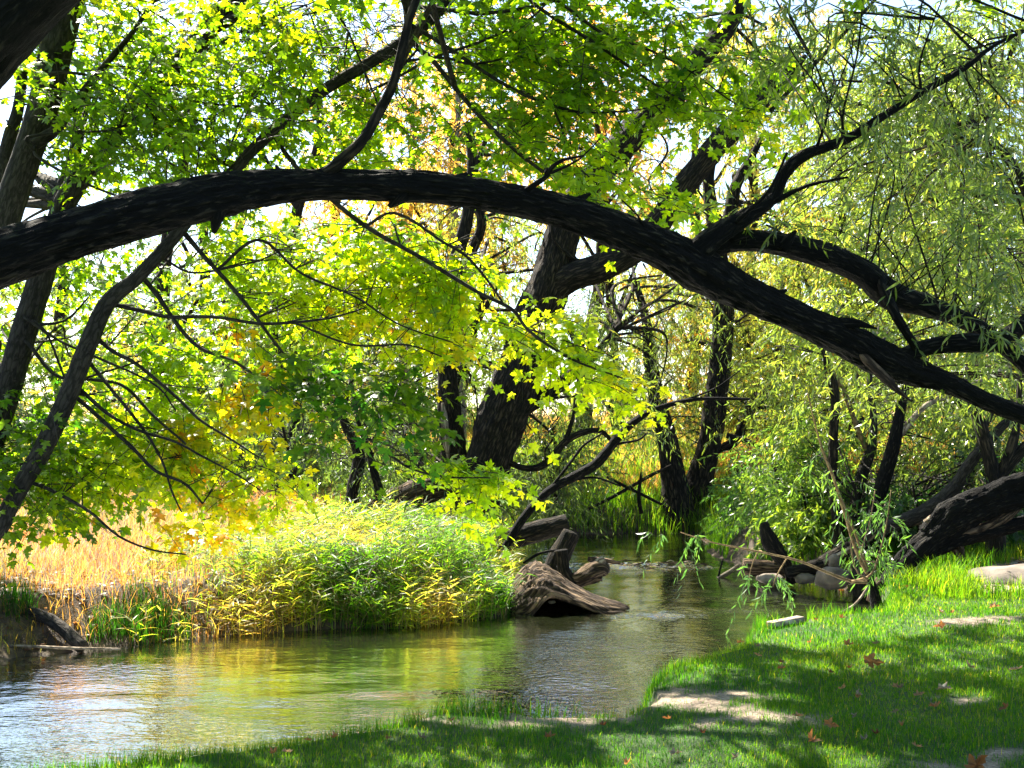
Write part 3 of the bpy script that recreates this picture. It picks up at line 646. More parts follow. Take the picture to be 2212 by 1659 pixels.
    for bl, n, tn in (((780, 880, 140, 90, 7.8, 8.6), 40, .16), ((670, 800, 110, 60, 7.8, 8.6), 18, .25), ((760, 970, 110, 50, 7.8, 8.5), 13, .22)):  # dark leaf tone carries the shade on these near sprays
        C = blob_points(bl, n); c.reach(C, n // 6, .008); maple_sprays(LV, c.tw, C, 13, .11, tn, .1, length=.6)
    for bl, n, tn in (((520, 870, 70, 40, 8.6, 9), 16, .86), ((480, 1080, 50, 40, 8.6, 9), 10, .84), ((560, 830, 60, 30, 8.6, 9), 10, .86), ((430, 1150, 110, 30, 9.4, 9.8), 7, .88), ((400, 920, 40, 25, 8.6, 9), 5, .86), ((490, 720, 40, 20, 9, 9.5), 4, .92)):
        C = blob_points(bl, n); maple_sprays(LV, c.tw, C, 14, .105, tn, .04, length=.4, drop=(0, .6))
    c.finish(LV, M['maple'])
    # --- overhead maple whose boughs fill the top of the view and shade the lawn
    e = Tree('maple_tree', px(880, 1290, 9.0) * [0, 0, 0] + np.array([-3.6, 10.6, 0.0]), 'leafy green maple boughs hanging into the top centre of the view', 'tree', bark='bark_maple')
    e.stem('limb', [(300, -300, 40), (600, -220, 34), (850, -60, 30), (887, 80, 14), (937, 133, 11), (1020, 233, 10), (1104, 317, 9), (1174, 372, 7)], 8.0, seg=10, rough=.1)
    e.sk.append(px(np.linspace(600, 1700, 12), np.full(12, -160.0), np.full(12, 8.0)))
    for L in ([(895, 60, 11), (1020, 140, 9), (1137, 207, 8), (1237, 240, 7), (1300, 243, 5), (1370, 240, 4), (1430, 225, 3)], [(1080, -60, 10), (1150, 0, 9), (1204, 40, 9), (1304, 107, 8), (1414, 180, 6), (1480, 220, 4)],
              [(850, 170, 6), (937, 127, 6), (1037, 93, 6), (1137, 47, 5), (1180, 10, 4)], [(940, 20, 8), (1040, 28, 8), (1180, 5, 6), (1300, -40, 5)], [(870, 135, 7), (960, 125, 6), (1020, 138, 6), (1110, 120, 4)],
              [(1185, -10, 8), (1300, 70, 7), (1400, 105, 6), (1500, 160, 4), (1600, 230, 4), (1700, 245, 3)], [(1180, 210, 5), (1210, 270, 5), (1230, 340, 4), (1290, 400, 3)], [(700, -20, 7), (750, 60, 5), (800, 180, 4), (830, 260, 3)]): e.branch(L, 8.0)
    LV = Leaves(MAPLE)
    for bl, n, tn in (((1000, 60, 180, 90, 7.8, 9.5), 60, .45), ((1180, 60, 170, 100, 7.8, 9.5), 64, .50), ((1370, 70, 160, 90, 7.8, 9.5), 46, .42), ((1110, 190, 180, 110, 7.8, 9.3), 66, .42), ((1280, 180, 120, 70, 7.8, 9.2), 30, .42),
                      ((1050, 300, 120, 70, 7.8, 9), 24, .42), ((820, 230, 110, 130, 8, 9.5), 42, .50), ((820, 60, 140, 90, 8, 9.5), 40, .50), ((1200, 330, 110, 50, 7.8, 9), 20, .50), ((1310, 400, 60, 40, 7.8, 9), 11, .52), ((1500, 210, 90, 60, 7.8, 8.8), 24, .52), ((1620, 140, 60, 50, 7.9, 8.6), 12, .52),
                      ((1440, 410, 50, 40, 7.8, 8.6), 11, .55), ((1620, 240, 70, 30, 7.8, 8.6), 9, .56), ((760, 320, 110, 50, 8.4, 9.6), 22, .55)):
        C = blob_points(bl, n); e.reach(C, n // 5, .009); maple_sprays(LV, e.tw, C, 14, .088, tn + .04, .09)
    # unseen boughs added above the frame to shade the lawn
    xs_, ys_ = rnd(6000, -3.5, 6.5), rnd(6000, 2.0, 10.0)
    on = (~inpoly(xs_, ys_, RIV)) & (ys_ < np.where(xs_ > 2.2, 10.4, 8.3)); xs_, ys_ = xs_[on], ys_[on]
    z_ = rnd(len(xs_), 3.2, 4.9) + (xs_ > 1) * rnd(len(xs_), 0, 3.6)
    C = np.stack([xs_ + SD[0] / SD[2] * z_, ys_ + SD[1] / SD[2] * z_, z_], -1)
    topz = CAMZ + C[:, 1] * math.tan(math.atan(829.5 / F) + PITCH) + 0.35
    C = C[(C[:, 2] > topz) & (np.abs(vnoise(C, .9) - .5) < .42)]
    e.reach(C, 60, .011)
    maple_sprays(LV, e.tw, C[:1150], 14, .12, .45, drop=(0.0, .12))
    e.finish(LV, M['maple'])

# ------------------------------------------------------------------ central willow
@part
def central_willow():
    D0 = 16.0
    t = Tree('willow_tree', px(1040, 1130, D0) * [1, 1, 0] , 'massive furrowed willow forking in two beside the river, mid view', 'tree')
    t.stem('trunk', [(1015, 1130, 130), (1030, 1070, 98), (1060, 990, 92), (1090, 900, 100), (1120, 810, 92), (1142, 720, 82), (1175, 640, 86), (1200, 560, 76), (1222, 480, 66), (1265, 405, 58), (1330, 330, 56), (1390, 262, 56), (1440, 212, 50), (1500, 135, 46), (1560, 68, 42), (1605, -15, 38), (1640, -120, 32)], D0, seg=40, rough=.32, to_ground=True)
    t.stem('limb', [(1160, 680, 60, D0 + .15), (1190, 632, 60, D0), (1235, 600, 58, D0 - .15), (1300, 578, 58, D0 - .35), (1370, 540, 55), (1425, 480, 50), (1480, 400, 50), (1555, 305, 48), (1620, 240, 42), (1672, 180, 38), (1712, 150, 20), (1740, 120, 10)], D0 - .5, seg=28, rough=.3)
    t.stem('limb', [(975, 1120, 70), (985, 1050, 54), (978, 960, 50), (972, 880, 46), (966, 790, 42), (970, 690, 40), (980, 590, 32), (1010, 470, 26), (1020, 360, 22), (1012, 270, 18)], D0 + .3, seg=24, rough=.3)
    t.stem('limb', [(1120, 880, 46), (1160, 860, 40), (1215, 825, 30), (1280, 770, 18), (1340, 700, 10)], D0 + .2, seg=14, rough=.3)
    t.stem('limb', [(960, 640, 16), (1010, 560, 22), (1040, 480, 20), (1020, 400, 15), (1050, 300, 10)], D0 + .8, seg=12, rough=.3)
    t.stem('limb', [(1000, 800, 24), (1020, 720, 20), (1040, 640, 16), (1035, 560, 12)], D0 + .9, seg=10, rough=.3)
    t.stem('root', [(760, 1165, 50), (820, 1110, 62), (890, 1070, 62), (960, 1045, 54), (1010, 1060, 40)], D0 - .6, seg=20, rough=.3, mat=M['drift'])
    t.stem('painted_sun_patch', [(956, 870, 6), (960, 900, 14), (963, 950, 15), (968, 990, 5)], D0 + .02, seg=10, rough=.3, mat=M['drift_pale'])  # pale strip painted as sunlight on the left edge of the stem
    for L in ([(1290, 580, 14), (1240, 560, 10), (1200, 520, 8), (1190, 480, 6)], [(1300, 570, 12), (1320, 510, 9), (1345, 460, 6)], [(1100, 930, 9), (1150, 880, 8), (1200, 860, 6), (1290, 850, 4)],
              [(1130, 1010, 14), (1180, 1000, 18), (1230, 950, 16), (1290, 930, 12), (1330, 960, 8)], [(1220, 960, 12), (1240, 900, 8), (1245, 850, 6)]): t.branch(L, D0 - .2)
    LV = Leaves(DIAM)
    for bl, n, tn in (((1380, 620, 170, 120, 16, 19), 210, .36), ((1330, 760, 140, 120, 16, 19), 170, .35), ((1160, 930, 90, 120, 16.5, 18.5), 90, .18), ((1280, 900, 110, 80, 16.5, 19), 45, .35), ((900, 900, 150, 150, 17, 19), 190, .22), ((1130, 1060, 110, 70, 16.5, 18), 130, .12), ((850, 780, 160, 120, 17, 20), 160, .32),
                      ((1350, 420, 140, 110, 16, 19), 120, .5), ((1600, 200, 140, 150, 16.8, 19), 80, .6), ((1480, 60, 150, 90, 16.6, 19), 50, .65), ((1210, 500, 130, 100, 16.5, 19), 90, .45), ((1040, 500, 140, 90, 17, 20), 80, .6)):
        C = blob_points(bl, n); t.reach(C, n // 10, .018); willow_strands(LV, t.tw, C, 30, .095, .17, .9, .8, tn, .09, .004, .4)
    t.finish(LV, M['willow'])

@part
def far_willow():
    D0 = 20.5
    t = Tree('willow_tree', px(1485, 1150, D0) * [1, 1, 0], 'twin-trunked willow standing at the water on the far shore', 'tree')
    t.stem('trunk', [(1492, 1155, 110), (1500, 1110, 78), (1510, 1050, 60), (1530, 970, 46), (1546, 860, 46), (1560, 750, 44), (1563, 650, 40), (1552, 540, 34), (1535, 440, 26), (1530, 380, 22), (1545, 300, 16), (1520, 220, 12)], D0, seg=28, rough=.3, to_ground=True)
    t.stem('trunk', [(1472, 1150, 100), (1464, 1100, 72), (1458, 1040, 56), (1442, 950, 40), (1420, 860, 32), (1405, 780, 26), (1395, 690, 18), (1370, 600, 10)], D0 - .2, seg=24, rough=.3, to_ground=True)
    t.stem('limb', [(1552, 560, 30), (1575, 470, 28), (1590, 400, 24), (1620, 345, 16), (1650, 290, 10)], D0, seg=16, rough=.3)
    t.stem('limb', [(1535, 980, 16), (1590, 950, 20), (1610, 900, 12), (1640, 870, 8)], D0 + .2, seg=10, rough=.3)
    LV = Leaves(DIAM)
    for bl, n, tn in (((1480, 800, 110, 160, 20.5, 23), 170, .52), ((1650, 760, 120, 140, 20, 23), 170, .60), ((1400, 930, 80, 60, 20.8, 22), 60, .48), ((1660, 900, 90, 100, 20, 23), 130, .55), ((1620, 560, 130, 140, 20, 24), 120, .62), ((1380, 680, 100, 100, 21, 24), 80, .6), ((1620, 1020, 50, 60, 20, 21), 60, .30)):
        C = blob_points(bl, n); t.reach(C, n // 10, .02); willow_strands(LV, t.tw, C, 30, .10, .18, 1.0, .8, tn, .1, .004, .3)
    t.finish(LV, M['willow'])

# ------------------------------------------------------------------ background trees
@part
def background():
    specs = [  # x, width of trunk, distance, material, tone, top lean, lobes, label
        (600, 40, 22, 'willow', .32, 40, [(600, 700, 210, 130, 170), (560, 850, 200, 110, 170), (700, 780, 180, 140, 160), (640, 560, 180, 90, 60)], 'grey-green willow behind the maple sprays at centre left', .15),
        (300, 40, 25, 'autumn', .25, 60, [(260, 960, 240, 80, 150), (160, 900, 160, 60, 60), (340, 760, 160, 80, 60)], 'yellowing low tree glimpsed behind the lower left maple leaves', .45),
        (860, 34, 25, 'autumn', .5, 20, [(830, 300, 200, 170, 200), (760, 480, 200, 110, 120), (900, 130, 160, 130, 90), (900, 480, 160, 120, 120)], 'pale orange tree with straight trunk behind the centre left canopy', .3),
        (985, 28, 23, 'autumn', .35, 0, [(1000, 420, 170, 140, 170), (1080, 250, 170, 160, 150), (1000, 560, 150, 90, 80)], 'yellow-leaved tree whose tan trunk rises just above the arch', .2),
        (1260, 36, 27, 'autumn', .55, 30, [(1250, 150, 200, 170, 200), (1300, 400, 180, 120, 160), (1200, 300, 160, 120, 100)], 'rusty orange tree far behind the top centre leaves', .3),
        (1600, 34, 28, 'autumn', .12, 20, [(1560, 150, 190, 130, 120), (1700, 300, 180, 130, 170), (1520, 600, 150, 100, 130), (1650, 520, 160, 120, 160), (1680, 80, 170, 100, 90)], 'gold-tinged tree far behind the upper right willow boughs', .3),
        (1850, 36, 24, 'willow', .55, -20, [(1840, 640, 200, 130, 300), (1750, 820, 180, 130, 260), (1880, 450, 200, 130, 300), (1980, 620, 150, 130, 200)], 'yellow-green willow behind the right half of the arch', .25),
        (2080, 30, 19, 'willow', .40, 40, [(2080, 260, 190, 170, 360), (2100, 500, 160, 150, 320), (1900, 300, 200, 140, 330), (1900, 130, 230, 110, 180), (2160, 80, 150, 110, 160)], 'tall willow filling the upper right corner', .15),
        (1350, 26, 26, 'willow', .6, -30, [(1340, 860, 120, 90, 40), (1330, 980, 110, 60, 50)], 'thin leafy willow behind the fork of the big centre willow', .3),
        (450, 30, 28, 'willow', .55, 50, [(480, 540, 200, 90, 60), (380, 430, 160, 90, 30), (600, 380, 160, 60, 20)], 'faint olive tree far behind the left of the arch', .5)]
    belt = [(120, 33, 'willow', .45, 'leftmost of the hazy trees far beyond the left bank'), (420, 31, 'willow', .3, 'grey-green far tree behind the bright lower left maple sprays'), (700, 34, 'autumn', .35, 'far olive-gold tree left of the big centre willow'),
            (960, 32, 'willow', .35, 'far tree right behind the two centre trunks'), (1480, 33, 'willow', .75, 'far yellow-green tree behind the twin trunks'),
            (1700, 32, 'willow', .62, 'far yellow-green tree behind the right thicket'), (1950, 31, 'willow', .6, 'far light green tree behind the right thicket'), (2180, 33, 'willow', .45, 'rightmost far tree behind the thicket')]
    for x, D0, mat, tn, lab in belt:
        lb = [(x, 830, 190, 110, 200), (x + 20, 680, 200, 120, 150)] + ([(x, 930, 170, 40, 60)] if x > 600 else []) + ([(x - 20, 520, 190, 110, 90)] if 900 < x else [])
        specs.append((x, 30, D0, mat, tn, 20, lb, lab, .5))
    for i, (x, wd, D0, mat, tn, lean, lobes, label, pb) in enumerate(specs):
        b = pz(x, 1100, 0.0); q = px(x, 1000, D0); q[2] = float(ground_z(q[None, 0], q[None, 1])[0])
        t = Tree('willow_tree' if mat == 'willow' else 'autumn_tree', q, label, 'tree')
        P = [(x, HZ - (q[2] - CAMZ) * F / D0 + 20, wd * 1.3)]
        for k, yy in enumerate((900, 760, 600, 450, 300, 150)):
            P.append((x + lean * (k + 1) / 3 + rng.normal() * 8, yy, wd * (1 - k * .14)))
        t.stem('trunk', P, D0, seg=12, rough=.25, mat=M['bark_pale'] if i in (3, 2) else None)
        for k in range(4):
            j = rng.integers(1, 5); sgn = 1 if k % 2 else -1
            t.branch([(P[j][0], P[j][1], wd * .4), (P[j][0] + sgn * 50, P[j][1] - 70, wd * .3), (P[j][0] + sgn * 110, P[j][1] - 190, wd * .14)], D0, 6, .1)
        LV = Leaves(DIAM)
        for (lx, ly, rx, ry, n) in lobes:
            C = blob_points((lx, ly, rx, ry, D0 - 2, D0 + 2.5), int(n * (1.35 if mat == 'willow' else 1.0))); t.reach(C, n // 14, .02)
            willow_strands(LV, t.tw, C, 30, .0062 * D0, .24, .9, .35, tn, .16, .005, .25, drop=(.3, pb))
        t.finish(LV, M[mat])
    # low brush closing the view beyond the left bank
    for x, D0, tn, rx, lab in ((40, 17, .3, 190, 'low grey-green bush at the far left behind the golden grass'), (330, 18, .22, 190, 'dusky bush behind the hanging yellow maple leaves'), (620, 17, .16, 170, 'dark willow bush left of the leaning dead root'), (880, 17.6, .14, 130, 'dark bush just left of the two centre trunks'), (1200, 18.2, .12, 110, 'dark bush right behind the big centre willow foot')):
        q = px(x, 1080, D0); q[2] = float(ground_z(q[None, 0], q[None, 1])[0])
        t = Tree('willow_bush', q, lab, 'bush'); t.stem('stem', [(x, 1090, 10), (x + 6, 1000, 8), (x - 10, 920, 5)], D0, seg=6, rough=.2, to_ground=True)
        LV = Leaves(DIAM)
        C = np.vstack([blob_points((x, 1010, rx, 75, D0, D0 + 1.6), 210), blob_points((x, 930, rx * .8, 60, D0, D0 + 1.6), 90)]); t.reach(C, 24, .014)
        willow_strands(LV, t.tw, C, 24, .10, .2, .6, .4, tn, .12, .004, .3, drop=(.3, .6)); t.finish(LV, M['willow'])
    # shrubs and thin stems among the trunks on the left bank
    for i, (x, y0, D0, L, label) in enumerate((
        (760, 1120, 15.5, [(760, 1120, 34), (765, 1050, 28), (775, 980, 22), (740, 900, 14), (760, 820, 8)], 'crooked dark trunk left of the big centre willow'),
        (830, 1100, 15.0, [(825, 1090, 20), (808, 1020, 16), (795, 970, 12), (770, 900, 8)], 'short dark leaning stem between reeds and centre willow'),
        (640, 1090, 18, [(640, 1080, 24), (630, 980, 20), (640, 860, 16), (600, 760, 12), (590, 650, 8)], 'slim dark trunk behind the yellow maple spray'),
        (560, 1120, 18, [(560, 1100, 20), (520, 1000, 16), (500, 900, 14), (520, 800, 8)], 'thin dark trunk low behind the lower left maple leaves'))):
        q = px(x, y0, D0); q[2] = float(ground_z(q[None, 0], q[None, 1])[0])
        t = Tree('young_tree', q, label, 'tree', 'thin trunks on the left bank')
        t.stem('trunk', L, D0, seg=12, rough=.3, to_ground=True)
        LV = Leaves(DIAM)
        C = blob_points((x, 900, 110, 110, D0 - .5, D0 + 1.5), 80); t.reach(C, 10, .012)
        C2 = blob_points((x, 1040, 100, 50, D0, D0 + 1.5), 50)
        willow_strands(LV, t.tw, np.vstack([C, C2]), 24, .09, .18, .7, .8, .22, .1, .003, .4, drop=(.3, .3))
        t.finish(LV, M['willow'])

# ------------------------------------------------------------------ right bank thicket
@part
def thicket():
    def small(name, x, y0, D0, stems, lobes, label, mat='shrub', tone=.5, group=None, leafsz=.09, bark='bark_willow', per=22, T=LANCE, wide=.2, length=.6, droop=.6, barks=None):
        q = px(x, y0, D0); q[2] = float(ground_z(q[None, 0], q[None, 1])[0])
        t = Tree(name, q, label, 'shrub' if 'shrub' in name else 'tree', group, bark)
        for k, L in enumerate(stems):
            t.stem('trunk' if k == 0 else 'limb', L, D0, seg=14, rough=.3, to_ground=(k == 0), mat=M[barks[k]] if barks and barks[k] else None, wob=.03)
        LV = Leaves(T)
        for bl, n, tn in lobes:
            C = blob_points(bl, n); t.reach(C, n // 8, .009); willow_strands(LV, t.tw, C, per, leafsz, wide, length, droop, tn, .10, .0028, .5, drop=(.0, .35))
        t.finish(LV, M[mat]); return t
    small('willow_tree', 1805, 1130, 13.5, [[(1812, 1140, 24), (1802, 1060, 20), (1800, 960, 19), (1806, 860, 17), (1795, 800, 9), (1770, 740, 6)], [(1800, 880, 8), (1785, 800, 6), (1780, 720, 5)]],
          [((1800, 740, 130, 110, 13.6, 15.5), 130, .5), ((1700, 880, 100, 110, 13.6, 15.5), 110, .55)], 'slim dark upright trunk nearest the snag on the right bank', 'willow')
    small('willow_tree', 1850, 1090, 14.0, [[(1845, 1110, 24), (1860, 1030, 24), (1880, 970, 20), (1886, 900, 14), (1880, 820, 10), (1890, 740, 7)], [(1876, 985, 12), (1850, 920, 11), (1825, 855, 10), (1790, 790, 6)]],
          [((1960, 760, 120, 90, 14, 16), 110, .45), ((1880, 900, 120, 80, 14.2, 16), 110, .5)], 'forked trunk with a tan side stem in the right thicket', 'willow', bark='bark_maple', barks=[None, 'twig_tan'])
    small('willow_tree', 1890, 1130, 13.0, [[(1885, 1130, 30), (1900, 1060, 30), (1925, 975, 28), (1942, 900, 20), (1960, 830, 12)], [(1925, 965, 12), (1970, 905, 12), (2010, 870, 11), (2090, 838, 11), (2160, 800, 10), (2212, 760, 8)]],
          [((2060, 950, 140, 120, 13.2, 15.5), 170, .34), ((1990, 1040, 120, 80, 13.4, 15), 130, .25)], 'thick dark leaning trunk with a pale branch in the right thicket', 'willow', bark='bark_dark', barks=[None, 'bark_pale'])
    small('willow_tree', 2130, 1120, 12.0, [[(2150, 1100, 34), (2145, 1030, 28), (2130, 960, 26), (2110, 890, 22), (2090, 840, 16)], [(2140, 1060, 26), (2180, 1000, 24), (2230, 950, 20)], [(2150, 1050, 20), (2185, 960, 18), (2200, 900, 12), (2205, 800, 10)]],
          [((2160, 880, 100, 110, 12.4, 14.5), 130, .35), ((2180, 1050, 90, 80, 12.6, 14), 100, .22)], 'dark forked trunk standing at the far right edge', 'willow')
    small('willow_tree', 1960, 1150, 12.4, [[(1860, 1165, 24), (1940, 1130, 28), (2010, 1100, 28), (2065, 1050, 27), (2105, 985, 24), (2160, 925, 18), (2230, 870, 12)], [(2105, 985, 12), (2120, 940, 10), (2150, 880, 7)]],
          [((2080, 1090, 110, 60, 12.8, 14.5), 90, .25)], 'smooth brown branch curving up to the right above the fallen trunk', 'willow', bark='bark_maple')
    # lit shrubs at the waterside
    lob = [('leafy_shrub', 1600, 1150, 17.0, [((1625, 1090, 60, 70, 16.4, 17.6), 120, .25), ((1640, 1020, 60, 60, 16.5, 18), 60, .5)], 'pale blue-green bush at the far end of the right bank'),
           ('leafy_shrub', 1680, 1150, 15.2, [((1710, 1010, 100, 90, 14.8, 16.5), 190, .58), ((1690, 1100, 80, 60, 14.6, 16), 110, .5)], 'bright green bush above the leaning snag'),
           ('leafy_shrub', 1740, 1190, 14.2, [((1750, 1140, 80, 60, 13.6, 14.8), 130, .72), ((1720, 1080, 80, 60, 14, 15), 90, .6)], 'yellow-green sunlit bush behind the driftwood'),
           ('leafy_shrub', 1850, 1180, 13.2, [((1850, 1090, 90, 60, 14.0, 15.0), 130, .35), ((1760, 960, 70, 80, 14, 15.2), 90, .6)], 'mid green bush between the upright trunks on the right'),
           ('leafy_shrub', 1980, 1190, 12.9, [((1990, 1120, 130, 70, 12.7, 14.6), 260, .14), ((2140, 1150, 130, 60, 12.4, 14.6), 300, .05), ((2200, 1040, 120, 90, 12.8, 15), 200, .1)], 'undergrowth bush behind the fallen trunk, leaves darkened to stand for shade')]  # low leaf tone paints the deep shade behind the trunk
    for nm, x, y, D0, ll, lab in lob:
        small(nm, x, y, D0, [[(x, y, 8), (x + 5, y - 60, 6), (x - 8, y - 140, 4)]], ll, lab, 'shrub', leafsz=.10, wide=.24, per=20, length=.5, droop=.35)
    # hanging foliage curtain at the right, nearer
    small('willow_tree', 2330, 1150, 10.0, [[(2350, 1150, 60), (2340, 900, 50), (2290, 600, 36), (2200, 380, 20), (2100, 260, 10)]],
          [((2100, 760, 130, 120, 9, 11), 120, .42), ((2130, 480, 130, 160, 9, 11), 130, .45), ((1960, 560, 160, 120, 9.5, 11.5), 90, .55), ((1850, 820, 120, 90, 9.6, 11.4), 60, .50), ((1740, 560, 130, 110, 10, 12), 50, .58), ((2060, 280, 150, 140, 9, 11), 90, .5)],
          'long-leaved willow draping its strands down the right side', 'willow', leafsz=.085, wide=.16, length=.32, droop=.55, per=14)
    # sapling leaning over the water
    q = px(1890, 1310, 10.4); q[2] = -0.25
    t = Tree('willow_sapling', q, 'thin multi-stemmed willow sapling at the lawn tip leaning over water', 'sapling', bark='twig_tan')
    t.stem('trunk', [(1895, 1315, 26, 10.4), (1885, 1270, 20, 10.4), (1872, 1235, 14, 10.4)], seg=12, rough=.2, mat=M['bark_dark'])
    t.stem('stem', [(1876, 1245, 9, 10.4), (1850, 1190, 8, 10.3), (1828, 1120, 7, 10.3), (1800, 1030, 6, 10.2), (1770, 950, 4, 10.2), (1745, 850, 3, 10.1)], seg=6, rough=.1)
    t.stem('stem', [(1880, 1250, 7, 10.4), (1850, 1160, 6, 10.5), (1810, 1060, 5, 10.5), (1770, 960, 3, 10.5)], seg=6, rough=.1)
    t.stem('stem', [(1878, 1258, 8, 10.4), (1840, 1256, 7, 10.3), (1790, 1238, 6, 10.2), (1720, 1210, 5, 10.1), (1620, 1188, 4, 10), (1540, 1172, 3, 9.9), (1470, 1150, 2, 9.9)], seg=6, rough=.1)
    t.stem('stem', [(1880, 1260, 6, 10.4), (1860, 1290, 5, 10.3), (1840, 1310, 4, 10.2), (1800, 1330, 2, 10.1)], seg=6, rough=.1, mat=M['bark_pale'])
    for L in ([(1700, 1206, 3), (1680, 1240, 3), (1670, 1265, 2)], [(1640, 1192, 3), (1625, 1225, 2), (1618, 1262, 2)], [(1880, 1240, 5), (1900, 1190, 4), (1915, 1130, 3), (1925, 1060, 2)], [(1860, 1200, 4), (1880, 1130, 3), (1890, 1060, 2)], [(1875, 1250, 5), (1850, 1230, 4), (1840, 1170, 3)]): t.branch(L, 10.1)
    LV = Leaves(LANCE)
    for bl, n, tn in (((1870, 1130, 70, 100, 9.9, 10.7), 34, .4), ((1790, 1010, 60, 90, 9.9, 10.6), 18, .5), ((1675, 1255, 14, 22, 10, 10.2), 7, .3), ((1620, 1250, 12, 22, 9.9, 10.1), 6, .3), ((1500, 1160, 35, 12, 9.8, 10), 6, .25), ((1900, 1220, 50, 40, 10.2, 10.7), 16, .3), ((1430, 1160, 30, 10, 9.8, 10), 3, .3)):
        C = blob_points(bl, n); willow_strands(LV, t.tw, C, 11, .085, .16, .22, 1.1, tn, .08, .0018, 1.0)
    t.finish(LV, M['shrub'])
    # the long arcing bare branch
    t = Tree('arcing_branch', px(1095, 1180, 13.0) * [1, 1, 0] + [0, 0, -.2], 'long thin dark bough arcing up from the log over the river', 'branch', bark='bark_dark')
    t.stem('bough', [(1090, 1185, 18), (1130, 1120, 17), (1180, 1065, 17), (1240, 1030, 19), (1290, 1000, 20), (1335, 945, 18), (1385, 900, 14), (1440, 876, 11), (1510, 862, 8), (1620, 862, 5)], 13, seg=14, rough=.2)
    for L in ([(1300, 990, 8), (1330, 960, 6), (1380, 950, 5), (1400, 935, 3)], [(1390, 897, 6), (1420, 850, 5), (1450, 820, 3)], [(1440, 877, 5), (1540, 840, 4), (1600, 800, 3)], [(1110, 1150, 6), (1150, 1100, 6), (1230, 1000, 6), (1260, 960, 5), (1300, 935, 4)], [(1200, 1050, 6), (1280, 1030, 5), (1340, 1050, 4)]): t.branch(L, 13)
    LV = Leaves(LANCE)
    C = blob_points((1400, 900, 120, 40, 12.8, 13.3), 22); willow_strands(LV, t.tw, C, 12, .08, .16, .4, .8, .4)
    t.finish(LV, M['willow'])

# ------------------------------------------------------------------ logs, snags, stones
def log_thing(name, label, L, D0, mat, seg=20, rough=.35, wob=0, cat='log', ell=None, group=None, step=.03):
    P = []; r = []
    for e in L:
        d = e[3] if len(e) > 3 else D0
        P.append(px(e[0], e[1], d)); r.append(e[2] * .5 * d / F)
    t = Tubes(); t.add(np.array(P), np.array(r), seg, step, rough, wob=wob, ell=ell, seed=rng.random() * 9)
    o = t.build(name, M[mat]); return tag(o, label, cat, group)

